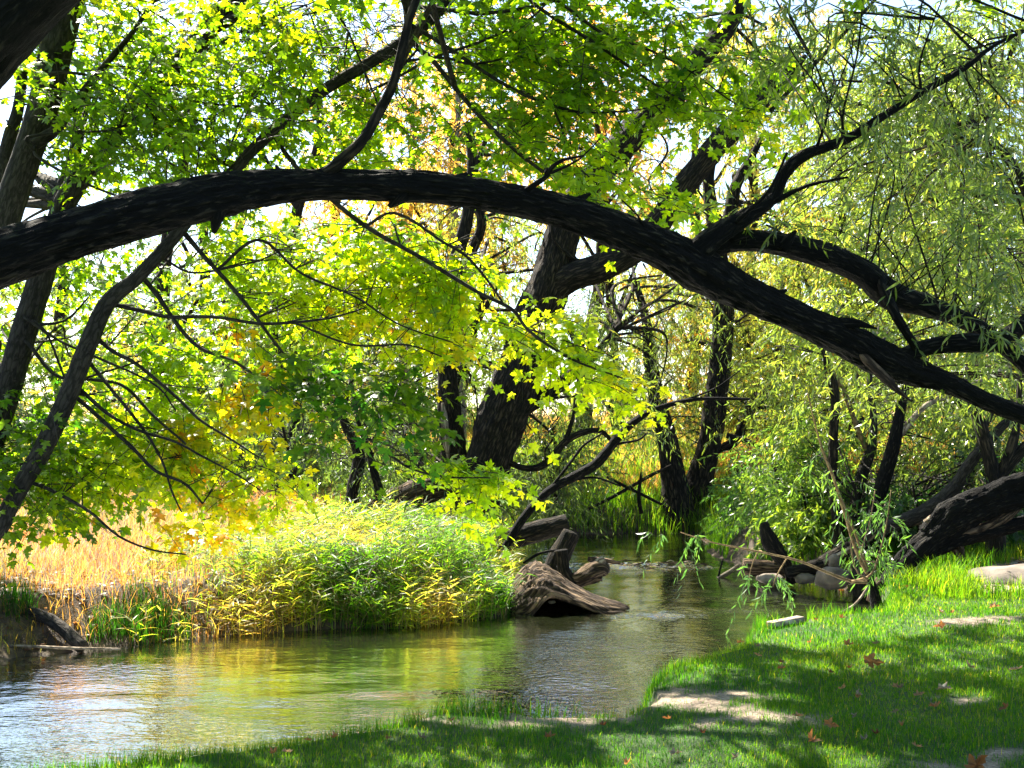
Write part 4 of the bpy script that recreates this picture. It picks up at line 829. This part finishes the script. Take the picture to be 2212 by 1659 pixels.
@part
def logs():
    # hollow hump-backed log in the water: a half shell with dark cavity below
    n, m_ = 90, 46
    D0 = 11.6
    top = [(1085, 1312), (1095, 1290), (1108, 1250), (1135, 1222), (1165, 1220), (1195, 1238), (1230, 1262), (1265, 1280), (1300, 1292), (1330, 1300), (1352, 1309)]
    tp = catmull(np.array(top, float), n)
    V = []; F_ = []
    s_ = np.linspace(0, 1, n)
    a0 = px(tp[:, 0], tp[:, 1], D0)
    wz = WZ - 0.06
    for layer in (0, 1):
        for i in range(n):
            ti = s_[i]
            H = a0[i, 2] - wz - (0.045 if layer else 0)
            wid = 0.42 * math.sin(math.pi * min(1, ti * 1.0 + .03)) ** .6 + .06 - (0.03 if layer else 0)
            for j in range(m_):
                open_ = math.exp(-((ti - .56) / .22) ** 4) * .56
                am = math.asin(open_); a = am + (math.pi - am) * j / (m_ - 1)
                q = np.array([a0[i, 0] * 2.2 + a * .9, a * 7.0, ti * 2 + 3])
                rr = 1 + 0.16 * (vnoise(q[None])[0] - .5) + .12 * (vnoise(q[None] * [2, 2.6, 2.])[0] - .5) + .07 * (vnoise(q[None] * [6, 4.5, 14.])[0] - .5)
                fw = wid * (1.0 + .3 * open_)
                V.append((a0[i, 0] + .05 * (1 - j / m_), D0 - math.cos(a) * fw * rr, wz + H * math.sin(a) * rr))
    V = np.array(V)
    idx = lambda l, i, j: l * n * m_ + i * m_ + j
    for i in range(n - 1):
        for j in range(m_ - 1):
            F_.append((idx(0, i, j), idx(0, i, j + 1), idx(0, i + 1, j + 1), idx(0, i + 1, j)))
            F_.append((idx(1, i, j), idx(1, i + 1, j), idx(1, i + 1, j + 1), idx(1, i, j + 1)))
        F_.append((idx(0, i, 0), idx(0, i + 1, 0), idx(1, i + 1, 0), idx(1, i, 0)))
    uv = np.stack([np.tile(np.tile(np.linspace(0, .9, m_), n), 2), np.tile(np.repeat(np.linspace(0, 1.6, n), m_), 2)], -1)
    o = mesh_obj('hollow_log', V, [np.array(F_)], M['drift'], uv=uv, smooth=True)
    tag(o, 'humped hollow log with a dark cavity lying in the river', 'log')
    log_thing('fallen_log', 'thick dark log jutting right from the reeds over the water', [(960, 1215, 50, 13.6), (1040, 1185, 44, 13.5), (1100, 1165, 42, 13.4), (1160, 1147, 42, 13.4), (1226, 1130, 40, 13.4)], 13.4, 'bark_willow', 28, .25)
    log_thing('log_stump', 'stubby leaning log end standing in water under the thick log', [(1236, 1150, 36), (1225, 1172, 40), (1208, 1205, 44), (1200, 1235, 52)], 13.0, 'bark_willow', 22, .3, cat='stump')
    r = empty('driftwood_stump', px(1250, 1250, 12.4), 'pale knobbly driftwood with an upright sawn post, behind hollow log', 'driftwood')
    for nm, L, mt in (('post', [(1213, 1188, 26), (1216, 1212, 24), (1222, 1238, 24), (1240, 1262, 28)], 'bark_willow'), ('root_body', [(1222, 1258, 26), (1255, 1252, 34), (1285, 1236, 42), (1303, 1232, 36), (1312, 1240, 12)], 'drift'), ('knob', [(1290, 1240, 28), (1296, 1216, 22), (1306, 1208, 12)], 'drift_pale')):
        P = np.array([px(a, b, 12.4) for a, b, c in L]); rr = np.array([c * .5 * 12.4 / F for a, b, c in L]); t = Tubes(); t.add(P, rr, 20, .02, .6, seed=rng.random() * 9); t.build(nm, M[mt], r)
    log_thing('driftwood_stick', 'short flat stick of driftwood behind the pale driftwood stump', [(1270, 1208, 10), (1300, 1210, 12), (1340, 1216, 4)], 13.6, 'drift', 10, .4, cat='driftwood')
    log_thing('driftwood_stick', 'curved thin branch rising left of the upright post', [(1130, 1217, 5), (1165, 1196, 6), (1205, 1188, 5)], 12.8, 'bark_dark', 8, .2, cat='driftwood')
    log_thing('snag', 'dark twisted snag leaning left at the right bank waterline', [(1712, 1258, 20), (1706, 1228, 22), (1688, 1200, 30), (1668, 1175, 34), (1655, 1150, 24), (1648, 1128, 14)], 13.2, 'bark_willow', 22, .5, wob=.04, cat='snag')
    log_thing('sawn_log', 'square-cut brown log end at the water beneath the bushes', [(1606, 1225, 38), (1650, 1228, 38), (1700, 1232, 34)], 13.7, 'drift', 8, .2)
    log_thing('driftwood_log', 'long weathered log rising right behind the sapling', [(1700, 1238, 24), (1760, 1225, 30), (1810, 1200, 34), (1860, 1175, 30), (1930, 1140, 24), (2000, 1120, 18), (2060, 1110, 12)], 13.0, 'bark_willow', 20, .4)
    log_thing('driftwood_branch', 'pale bare branch lying along the top of the weathered log', [(1780, 1215, 10), (1840, 1185, 11), (1900, 1150, 12), (1990, 1128, 9), (2060, 1128, 5)], 12.6, 'drift_pale', 10, .4, cat='driftwood')
    log_thing('driftwood_branch', 'thin stick poking up in a V beside the sawn log', [(1552, 1246, 5), (1556, 1228, 4), (1562, 1208, 3)], 14.0, 'bark_dark', 6, .2, cat='driftwood')
    log_thing('driftwood_branch', 'pale broken branch slanting from the water left of the sawn log', [(1550, 1250, 9), (1575, 1236, 10), (1596, 1222, 9)], 14.0, 'drift_pale', 8, .3, cat='driftwood')
    r = empty('fallen_tree', px(1930, 1250, 11.4), 'huge dark trunk fallen across the right bank, roots to the water', 'log')
    for nm, L, mt in (('trunk', [(1890, 1290, 26), (1935, 1240, 40), (1975, 1195, 48), (2030, 1150, 46), (2100, 1110, 40), (2180, 1085, 36), (2300, 1060, 32)], 'bark_dark'), ('limb', [(2010, 1160, 50), (2050, 1110, 44), (2100, 1085, 40), (2180, 1050, 36), (2260, 1020, 30)], 'bark_dark'),
                      ('limb', [(1960, 1210, 34), (2020, 1185, 30), (2090, 1160, 28), (2170, 1140, 26), (2280, 1110, 22)], 'bark_dark'), ('limb', [(2060, 1165, 26), (2110, 1150, 26), (2160, 1125, 20), (2200, 1095, 14), (2216, 1080, 10)], 'drift'), ('limb', [(2000, 1130, 16), (2030, 1110, 16), (2060, 1090, 14), (2080, 1075, 12)], 'drift_pale'),
                      ('root', [(1905, 1262, 30), (1890, 1275, 20), (1880, 1300, 14)], 'drift'), ('broken_stub', [(2060, 1165, 24), (2070, 1190, 20), (2080, 1205, 8)], 'drift')):
        P = np.array([px(a, b, 11.4) for a, b, c in L]); rr = np.array([c * .5 * 11.4 / F for a, b, c in L]); t = Tubes(); t.add(P, rr, 36, .025, .6, seed=rng.random() * 9); t.build(nm, M[mt], r)
    log_thing('fallen_branch', 'brown branch sloping into the dark water at lower left', [(60, 1318, 18, 9.6), (100, 1335, 24, 9.5), (140, 1362, 26, 9.4), (178, 1398, 28, 9.3)], 9.4, 'bark_maple', 16, .2, cat='branch')
    log_thing('fallen_branch', 'thin grey branch lying along the muddy shore at left', [(-20, 1395, 6, 9.2), (60, 1396, 6, 9.2), (150, 1400, 6, 9.2), (260, 1402, 4, 9.3)], 9.2, 'bark_pale', 8, .2, cat='branch')
    for k, (L, lab) in enumerate((([(1270, 1100, 6), (1330, 1070, 7), (1400, 1030, 7), (1450, 1005, 5)], 'long dead branch slanting up to the right on the far bank'), ([(1310, 1030, 6), (1360, 1055, 7), (1430, 1090, 6)], 'dead branch slanting down to the twin trunks on the far bank'),
                                  ([(1385, 1110, 9), (1380, 1070, 8), (1386, 1020, 5)], 'upright dead snag between far bank bushes'), ([(1570, 940, 12), (1620, 955, 10), (1680, 985, 6)], 'broken limb lying right of the twin trunks'))):
        log_thing('dead_branch', lab, L, 19.6, 'bark_willow', 8, .3, cat='branch')
    # bank-edge timber
    a, b = px(1662, 1352, 8.1), px(1730, 1339, 8.35)
    d = unit(b - a); sd = np.cross(d, [0, 0, 1]) * .035; hh = np.array([0, 0, .02])
    V = []
    for q in (a, b): V += [q - sd - hh, q + sd - hh, q + sd + hh, q - sd + hh]
    V += [a - hh * 1.0 + np.array([0, -.01, -.13]) - sd * .9, a + np.array([0, .0, -.13]) + sd * .9]
    bm_f = [(0, 1, 2, 3), (4, 7, 6, 5), (0, 4, 5, 1), (1, 5, 6, 2), (2, 6, 7, 3), (3, 7, 4, 0)]
    M['board'] = bark_mat('bleached_board', (0.15, 0.11, 0.08), (0.36, 0.29, 0.22), (0.6, 0.52, 0.43), 10, .3, .1)
    o = mesh_obj('edging_board', np.array(V[:8]) + [0, 0, .008], [np.array(bm_f)], M['board'], uv=np.array([(0, 0), (.1, 0), (.1, .1), (0, .1), (0, .4), (.1, .4), (.1, .5), (0, .5)])); tag(o, 'short sun-bleached board at the tip of the lawn edge', 'board')
    md = o.modifiers.new('b', 'BEVEL'); md.width = .006; md.segments = 2
    # stones and dirt-covered rock
    def stone(name, label, x, y, w_, h_, D0, mat, seed, group=None, cat='rock'):
        nu, nv = 28, 18; u = np.linspace(0, 2 * math.pi, nu, endpoint=False); v = np.linspace(-1, 1, nv) * math.pi / 2
        U, Vv = np.meshgrid(u, v); n_ = np.stack([np.cos(Vv) * np.cos(U), np.cos(Vv) * np.sin(U), np.sin(Vv)], -1)
        rr = .8 + .5 * fbm(n_ * 1.3 + seed, 1.2, 3)
        s = D0 / F; P = n_ * rr[..., None] * np.array([w_ * s * .5, w_ * s * .45, h_ * s * .5]) + px(x, y, D0)
        i = (np.arange(nv - 1)[:, None] * nu + np.arange(nu)[None]).ravel(); j = (np.arange(nv - 1)[:, None] * nu + (np.arange(nu)[None] + 1) % nu).ravel()
        o = mesh_obj(name, P.reshape(-1, 3), [np.stack([i, j, j + nu, i + nu], -1)], mat, smooth=True, uv=np.stack([U.ravel() * .1, Vv.ravel() * .1], -1)); return tag(o, label, cat, group)
    m, nt, o = nodes('river_stone'); L = nt.links.new
    tc = nt.nodes.new('ShaderNodeTexCoord'); n1 = N(nt, 'ShaderNodeTexNoise'); n1.inputs['Scale'].default_value = 6; n1.inputs['Detail'].default_value = 8; L(tc.outputs['Object'], n1.inputs[0])
    p = nt.nodes.new('ShaderNodeBsdfPrincipled'); p.inputs['Roughness'].default_value = .85
    L(ramp(nt, [(.3, (.05, .04, .03)), (.55, (.13, .10, .075)), (.75, (.26, .21, .165))], n1.outputs['Fac']), p.inputs['Base Color'])
    bb = nt.nodes.new('ShaderNodeBump'); bb.inputs['Strength'].default_value = .6; bb.inputs['Distance'].default_value = .03; L(n1.outputs['Fac'], bb.inputs['Height']); L(bb.outputs[0], p.inputs['Normal']); L(p.outputs[0], o.inputs[0])
    M['stone'] = m
    stone('rock', 'rounded grey rock perched on the driftwood behind the sapling', 1803, 1215, 30, 34, 12.6, m, 1.0)
    stone('rock', 'broad brown rock at the waterline just left of the fallen trunk', 1800, 1250, 76, 48, 12.4, m, 4.0)
    stone('rock', 'low pale stone beside the foot of the leaning snag', 1665, 1250, 60, 22, 13.2, m, 7.0)
    stone('rock', 'brown rock under the weathered log near the snag', 1740, 1248, 50, 26, 13.0, m, 9.0)
    stone('rock', 'large smooth tan boulder breaking the ground at the right edge', 2230, 1262, 250, 80, 10.6, m, 12.0, cat='boulder')
    stone('foam_clump', 'small white foam clump caught under the hollow log', 1192, 1300, 16, 9, 11.2, M['fallen_pale'], 2.0, cat='foam')
    # sticks caught in midstream
    for k in range(16):
        x = 1320 + k * 14 + rng.normal() * 6; y = 1219 + rng.normal() * 3
        d = 4424 / (y - HZ); l = 18 + rng.random() * 26; a = rng.normal() * .25
        log_thing('driftwood_stick', 'thin stick caught in the midstream jam behind the pale driftwood', [(x - l / 2, y + a * 10, 1.5, d), (x, y - 1 - 3 * rng.random(), 2.2, d), (x + l / 2, y - a * 12 - (12 * rng.random() if k % 4 == 0 else 0), 2, d)], d, 'drift' if k % 3 else 'drift_pale', 6, .2, cat='driftwood', group='sticks jammed midstream')

# ------------------------------------------------------------------ grasses
def blades(name, P, H, W, mat, tone, bend=.5, label=None, dirs=None, segs=3, lean=None, nleaf=0):
    """curved tapering blades rooted at P"""
    n = len(P)
    a = rnd(n, 0, 2 * math.pi) if dirs is None else dirs
    d = np.stack([np.cos(a), np.sin(a), 0 * a], -1)
    sd = np.stack([-np.sin(a + rnd(n, -.8, .8)), np.cos(a), 0 * a], -1); sd = unit(sd)
    bnd = bend * rnd(n, .2, 1.3)
    t = np.linspace(0, 1, segs + 1)
    C = P[:, None] + np.array([0, 0, 1]) * (H[:, None] * (t[None] - .25 * bnd[:, None] * t[None] ** 2.5))[..., None] + d[:, None] * (H * bnd)[:, None, None] * (t ** 2)[None, :, None]
    wd = (W[:, None] * (1 - t[None] ** 1.6) + 1e-5)
    V = np.empty((n, 2 * segs + 1, 3))
    V[:, 0:2 * segs:2] = C[:, :segs] - sd[:, None] * wd[:, :segs, None] * .5
    V[:, 1:2 * segs:2] = C[:, :segs] + sd[:, None] * wd[:, :segs, None] * .5
    V[:, -1] = C[:, -1]
    base = np.arange(n)[:, None] * (2 * segs + 1)
    q = []
    for k in range(segs - 1): q.append(np.concatenate([base + 2 * k, base + 2 * k + 1, base + 2 * k + 3, base + 2 * k + 2], 1))
    tr = np.concatenate([base + 2 * segs - 2, base + 2 * segs - 1, base + 2 * segs], 1)
    return mesh_obj(name, V.reshape(-1, 3), ([np.concatenate(q)] if q else []) + [tr], M[mat], attrs={'tone': np.repeat(np.clip(tone, 0, 1), 2 * segs + 1)})

@part
def lawn():
    n = 330000
    y = 4.2 + 6.6 * rng.random(n) ** 1.15; x = (rng.random(n) * 2 - 1) * (y * .46 + .3)
    d = polydist(x, y, RIV); ins = inpoly(x, y, RIV)
    lawn_side = y < np.where(x > 2.2, 10.6, 8.3)
    s = np.where(ins, -d, d)
    k = lawn_side & (s > -0.10) & (rng.random(n) > bareness(x, y) * .95)
    nz = fbm(np.stack([x, y, 0 * x], -1), 1.4, 3)
    k &= rng.random(n) < np.clip(.35 + 1.6 * nz, 0, 1)
    x, y, s, nz = x[k], y[k], s[k], nz[k]
    z = ground_z(x, y) - .004
    k = z > -0.33; x, y, s, nz, z = x[k], y[k], s[k], nz[k], z[k]
    n = len(x)
    H = rnd(n, .022, .046) * (1 + .8 * (vnoise(np.stack([x, y, 0 * x], -1), 2.5) - .5)) + .05 * np.exp(-(np.maximum(s, 0) / .15) ** 2) * rng.random(n) ** 2 * 2
    W = rnd(n, .0022, .0042) * np.clip(y / 6, .9, 1.5)
    tone = .5 + .5 * (nz - .45) + rng.normal(size=n) * .14 + (rng.random(n) < .04) * .5
    o = blades('lawn_grass', np.stack([x, y, z], -1), H, W, 'lawn', tone, .6, segs=2)
    tag(o, 'mown green lawn grass on the near bank', 'grass', kind='stuff')
    # long blades on the rim of the bank
    n = 60000
    y = 4.2 + 6.6 * rng.random(n); x = (rng.random(n) * 2 - 1) * (y * .46 + .3)
    d = polydist(x, y, RIV); s = np.where(inpoly(x, y, RIV), -d, d)
    k = (y < np.where(x > 2.2, 10.4, 8.3)) & (s > -.14) & (s < .07) & (vnoise(np.stack([x, y, 0 * x], -1), 3) > .25)
    x, y = x[k], y[k]; z = ground_z(x, y); kk = z > -.36; x, y, z = x[kk], y[kk], z[kk]; n = len(x)
    cl = vnoise(np.stack([x, y, 0 * x], -1), 4)
    H = rnd(n, .05, .12) + .16 * np.clip(cl - .5, 0, 1) * rng.random(n) * 1.6
    o = blades('bank_grass', np.stack([x, y, z - .005], -1), H, rnd(n, .003, .005), 'lawn', .42 + rng.normal(size=n) * .15, .5)
    tag(o, 'longer untrimmed grass fringing the lawn edge above the water', 'grass', kind='stuff')

@part
def bank_grasses():
    def region(n, poly, z=0.0, wet=0.0):
        P = np.array(sp_poly(poly, z)); mn, mx = P.min(0), P.max(0)
        x, y = rnd(n, mn[0], mx[0]), rnd(n, mn[1], mx[1]); k = inpoly(x, y, [tuple(p) for p in P])
        d = polydist(x, y, RIV); k &= ~inpoly(x, y, RIV) | (d < .05 + wet)
        x, y = x[k], y[k]
        return np.stack([x, y, np.maximum(ground_z(x, y), WZ - .03)], -1)
    def q3(P, s): return vnoise(P * [1, 1, 0], s)
    # dry golden grass of the left bank
    P = region(120000, [(-400, 1460), (150, 1385), (560, 1352), (950, 1340), (1000, 1200), (900, 1140), (-700, 1120)], -.1); P = P[rng.random(len(P)) < (.35 + .65 * q3(P, 1.3)) * (1 - .8 * sstep(-2.2, -1.2, P[:, 0]))]
    sh = sstep(9.2, 10.9, P[:, 1]); n = len(P)
    o = blades('dry_grass', P, (rnd(n, .10, .40) * (.4 + .6 * sh) * (.45 + 1.1 * q3(P, 2.1))), rnd(n, .003, .006), 'dry', .15 + .45 * sh * rng.random(n) + 1.1 * (q3(P, 1.1) - .4) + rng.normal(size=n) * .15, 1.2)
    tag(o, 'dry golden and orange grass on the sunlit left bank', 'grass', kind='stuff')
    # reeds: leafy stems, taller towards the point
    P = region(34000, [(300, 1395), (520, 1370), (1050, 1350), (1110, 1310), (1135, 1255), (1090, 1190), (900, 1150), (640, 1150), (300, 1250)], -.1, .14)
    P = P[rng.random(len(P)) < (.25 + .75 * q3(P, 1.6)) * (.15 + .85 * sstep(-2.9, -1.7, P[:, 0]))]; n = len(P)
    tall = .56 * (.18 + .62 * q3(P, 1.3)) * (.6 + .5 * sstep(-2.8, -.9, P[:, 0])) + .05
    o = blades('reed_grass', P, tall * rnd(n, .35, 1.2), rnd(n, .005, .010), 'reed', .44 + .9 * (q3(P, 1.4) - .45) + rng.normal(size=n) * .16, .8, segs=4)
    tag(o, 'tall yellow-green reeds crowding the left bank point', 'reeds', kind='stuff')
    ST = P[rng.permutation(n)[:4200]]; LV = Leaves(LANCE); TW = Tubes()
    S = len(ST); hh = .56 * (.12 + .85 * q3(ST, 1.3)) * (.55 + .5 * sstep(-2.8, -.9, ST[:, 0])) * rnd(S, .5, 1.25) + .08; a = rnd(S, 0, 6.28); ld = np.stack([np.cos(a), np.sin(a), 0 * a], -1) * rnd(S, .05, .8)[:, None]
    t = np.linspace(0, 1, 4)[None, :, None]
    TW.strands(ST[:, None] + t * hh[:, None, None] * np.array([0, 0, 1]) + t ** 2 * ld[:, None] * hh[:, None, None], .0025)
    for k in range(11):
        u = rnd(S, .1, 1.0); pos = ST + (u * hh)[:, None] * np.array([0, 0, 1]) + (u ** 2 * hh)[:, None] * ld; a = rnd(S, 0, 6.28)
        ax = np.stack([np.cos(a), np.sin(a), rnd(S, -.1, .9)], -1); LV.add(pos, ax, rng.normal(size=(S, 3)) * .4 + [0, 0, 1], rnd(S, .09, .20), rnd(S, .009, .014), .45 + .85 * (q3(ST, 1.4) - .45) + rng.normal(size=S) * .14)
    rt = LV.build('reed_leaves', M['reed']); tag(rt, 'pointed reed leaves on stems at the left bank point', 'reeds', kind='stuff')
    st = TW.build('reed_stems', M['twig_tan']); tag(st, 'thin tan reed stems on the left bank point', 'reeds', kind='stuff')
    # darker meadow grass behind and under the trees
    P = region(60000, [(-500, 1125), (700, 1125), (1120, 1160), (1130, 1080), (1000, 1050), (-700, 1050)], 0); n = len(P)
    o = blades('meadow_grass', P, rnd(n, .10, .36), rnd(n, .008, .014), 'reed', .18 + .5 * (q3(P, .7) - .4) + rng.normal(size=n) * .12, .5)
    tag(o, 'green meadow grass beneath the trees on the left bank', 'grass', kind='stuff')
    # shore tufts lower left, the shade put into a darker blade tone
    P = region(26000, [(-400, 1480), (150, 1400), (460, 1372), (560, 1362), (560, 1320), (300, 1320), (-400, 1330)], -.2); P = P[q3(P, 2.4) > .58]; n = len(P)
    o = blades('shore_grass', P, rnd(n, .1, .3), rnd(n, .004, .008), 'lawn', .15 + rng.normal(size=n) * .12, .6)
    tag(o, 'shaded tufts of grass on the muddy left shore', 'grass', kind='stuff')
    # far shore and right bank
    P = region(30000, [(1100, 1156), (1560, 1156), (1620, 1100), (1500, 1060), (1100, 1060)], 0); n = len(P)
    o = blades('far_bank_grass', P, rnd(n, .15, .5), rnd(n, .010, .018), 'reed', .35 + .5 * (q3(P, .7) - .4) + rng.normal(size=n) * .15, .6)
    tag(o, 'sunny grass along the far shore of the river', 'grass', kind='stuff')
    x, y = rnd(40000, 2.6, 7.0), rnd(40000, 9.4, 15); P = np.stack([x, y, ground_z(x, y)], -1)
    k = (~inpoly(x, y, RIV)) & (rng.random(len(x)) > bareness(x, y)) & (q3(P, 1.5) > .3); P = P[k]; n = len(P)
    o = blades('right_bank_grass', P, rnd(n, .06, .22), rnd(n, .004, .009), 'lawn', .5 + .5 * (q3(P, .9) - .4) + rng.normal(size=n) * .14, .6)
    tag(o, 'rough green grass around the fallen trunk on the right', 'grass', kind='stuff')
    # dry grass on the slope behind
    n = 90000; y = 21 + 25 * rng.random(n) ** 1.3; x = (rng.random(n) * 2 - 1) * y * .5
    P = np.stack([x, y, ground_z(x, y)], -1); P = P[~inpoly(x, y, RIV)]; n = len(P)
    o = blades('slope_grass', P, rnd(n, .2, .5), rnd(n, .014, .03), 'dry', .15 + .2 * (P[:, 0] > 0) + .7 * (q3(P, .25) - .4) + rng.normal(size=n) * .15, .6)
    tag(o, 'dry golden grass on the slope beyond the trees', 'grass', kind='stuff')
    # leaf litter under the right thicket and left shore
    LV = Leaves(OVAL)
    x, y = rnd(9000, -5.5, 7.0), rnd(9000, 8.8, 15); P = np.stack([x, y, ground_z(x, y) + .012], -1); k = (~inpoly(x, y, RIV)) & ((x > 3) | ((y < 11.2) & (x < -1))) & (y > np.where(x > 3, 10, 0)); P = P[k]; n = len(P)
    LV.add(P, rng.normal(size=(n, 3)) * [1, 1, .2], rng.normal(size=(n, 3)) * .25 + [0, 0, 1], rnd(n, .03, .08), rnd(n, .03, .07), rnd(n))
    o = LV.build('leaf_litter', M['fallen']); tag(o, 'brown leaf litter scattered on both shaded banks', 'leaf litter', kind='stuff')

# ------------------------------------------------------------------ fallen leaves on the lawn, one by one
@part
def fallen_leaves():
    named = [(1885, 1445, 46, 'fallen', .62, 'large curled orange leaf standing upright mid lawn', 1), (1835, 1400, 26, 'fallen', .45, 'orange leaf at the near edge of the sunlit lawn strip', 0.5),
             (1755, 1628, 46, 'fallen', .42, 'folded rust-brown leaf in sunlit grass at the bottom', .6), (1795, 1598, 34, 'fallen', .6, 'bright orange upturned leaf just above the folded rust leaf', .8),
             (1440, 1558, 22, 'fallen', .5, 'orange leaf lying on the bare soil patch', .3), (2040, 1497, 40, 'fallen_pale', .7, 'large pale grey leaf in the shaded lawn at right', .25),
             (1855, 1522, 22, 'fallen_pale', .6, 'small pale folded leaf left of the larger brown one', .7), (1937, 1493, 24, 'fallen', .75, 'tan and white curled leaf right of centre lawn', .5),
             (2020, 1530, 34, 'fallen', .6, 'brown leaf lying below the large pale grey leaf', .3), (2110, 1653, 56, 'fallen', .35, 'big reddish leaf at the bottom right corner', .4),
             (2170, 1540, 26, 'fallen', .25, 'dark brown leaf at the right edge of the lawn', .4), (620, 1627, 28, 'fallen_pale', .4, 'pale tan leaf in dark grass at bottom left', .5), (665, 1604, 18, 'fallen', .5, 'small brown leaf above the pale tan one at bottom left', .4),
             (840, 1600, 18, 'fallen', .4, 'rust leaf in the shade at bottom centre left', .3), (1460, 1630, 34, 'fallen_pale', .8, 'pale leaf flat in grass at bottom centre', .2), (2030, 1355, 30, 'fallen', .55, 'orange leaf in the sunlit strip near the right edge', .5),
             (2150, 1318, 26, 'fallen', .6, 'tan leaf on sunlit grass near the boulder', .2), (2195, 1445, 30, 'fallen_pale', .5, 'pale leaf at the right edge mid lawn', .3), (2095, 1440, 30, 'fallen_pale', .6, 'tan-white pair-like leaf right of the large curled one', .3),
             (1690, 1440, 18, 'fallen', .4, 'small orange leaf below the lit strip, left of centre lawn', .4), (1600, 1392, 18, 'fallen', .5, 'small tan leaf near the lawn tip', .4), (1750, 1392, 16, 'fallen', .6, 'small orange leaf left of the lit strip leaf', .4)]
    def leafmesh(size, curl, tone, mat, kind):
        V, Fc = MAPLE; V = V.copy()
        V[:, 2] += curl * .6 * ((V[:, 0] - .4) ** 2 * 1.1 + V[:, 1] ** 2 * 1.2) + .06 * np.sin(V[:, 0] * 11 + V[:, 1] * 7)
        V[:, 2] += np.abs(V[:, 1]) * (.1 + rng.random() * .5) + .10 * np.sin(V[:, 0] * 17 + V[:, 1] * 23 + rng.random() * 6); V[:, 1] *= .75
        V[:, 0] -= .4
        me = bpy.data.meshes.new('blade'); me.from_pydata([tuple(v * size) for v in V], [], [tuple(f) for f in Fc.tolist()]); me.materials.append(M[mat])
        at = me.attributes.new('tone', 'FLOAT', 'POINT'); at.data.foreach_set('value', np.full(len(V), tone, np.float32)); 
        return me
    def put(me, x, y, label, up, group=None):
        q = pz(x, y, 0.02); q[2] = float(ground_z(q[None, 0], q[None, 1])[0]) + .035
        o = bpy.data.objects.new('fallen_leaf', me); sc.collection.objects.link(o); o.location = [float(c) for c in q]
        o.rotation_euler = (up * 1.1 + rng.normal() * .2, rng.normal() * .25, rng.random() * 6.28)
        if up > .55: o.rotation_euler = (1.1 * up, .2, rng.normal() * .5); o.location[2] += .03
        tag(o, label, 'leaf', group)
    for x, y, s, mt, tn, lab, up in named:
        d = pz(x, y, 0)[1]; put(leafmesh(s * d / F * .9, .5 + rng.random() * .5, tn, mt, 0), x, y, lab, up)
    pool = [leafmesh(sz, c, tn, mt, 0) for sz, c, tn, mt in ((.05, 1.6, .4, 'fallen'), (.04, 2.2, .6, 'fallen'), (.055, 1.2, .8, 'fallen'), (.04, 1.8, .5, 'fallen_pale'), (.04, 1.5, .1, 'fallen'), (.045, 2.0, .3, 'fallen_pale'))]
    k = 0
    while k < 32:
        x, y = 1380 + rng.random() * 832, 1310 + rng.random() * 340
        if k % 5 == 0: x = 500 + rng.random() * 900; y = 1560 + rng.random() * 95
        q = pz(x, y, 0)
        if inpoly(q[0:1], q[1:2], RIV)[0] or polydist(q[0:1], q[1:2], RIV)[0] < .15: continue
        i = int(rng.integers(0, 6)); mt = ('rust', 'orange', 'tan', 'pale grey', 'dark brown', 'whitish')[i]
        zone = 'in the sunlit strip of lawn' if y < 1400 and x > 1650 else 'in the grass at the bottom edge' if y > 1590 else 'beside the bare soil patch' if x < 1650 else 'on the lawn below the sunlit strip' if y < 1470 else 'in the shaded right part of the lawn'
        put(pool[i], x, y, 'small %s fallen leaf %s' % (mt, zone), rng.random() * .2, 'small fallen leaves on the lawn'); k += 1

for f in exec_parts: f()
print('objects', len(bpy.data.objects), 'verts', sum(len(o.data.vertices) for o in bpy.data.objects if o.type == 'MESH'))
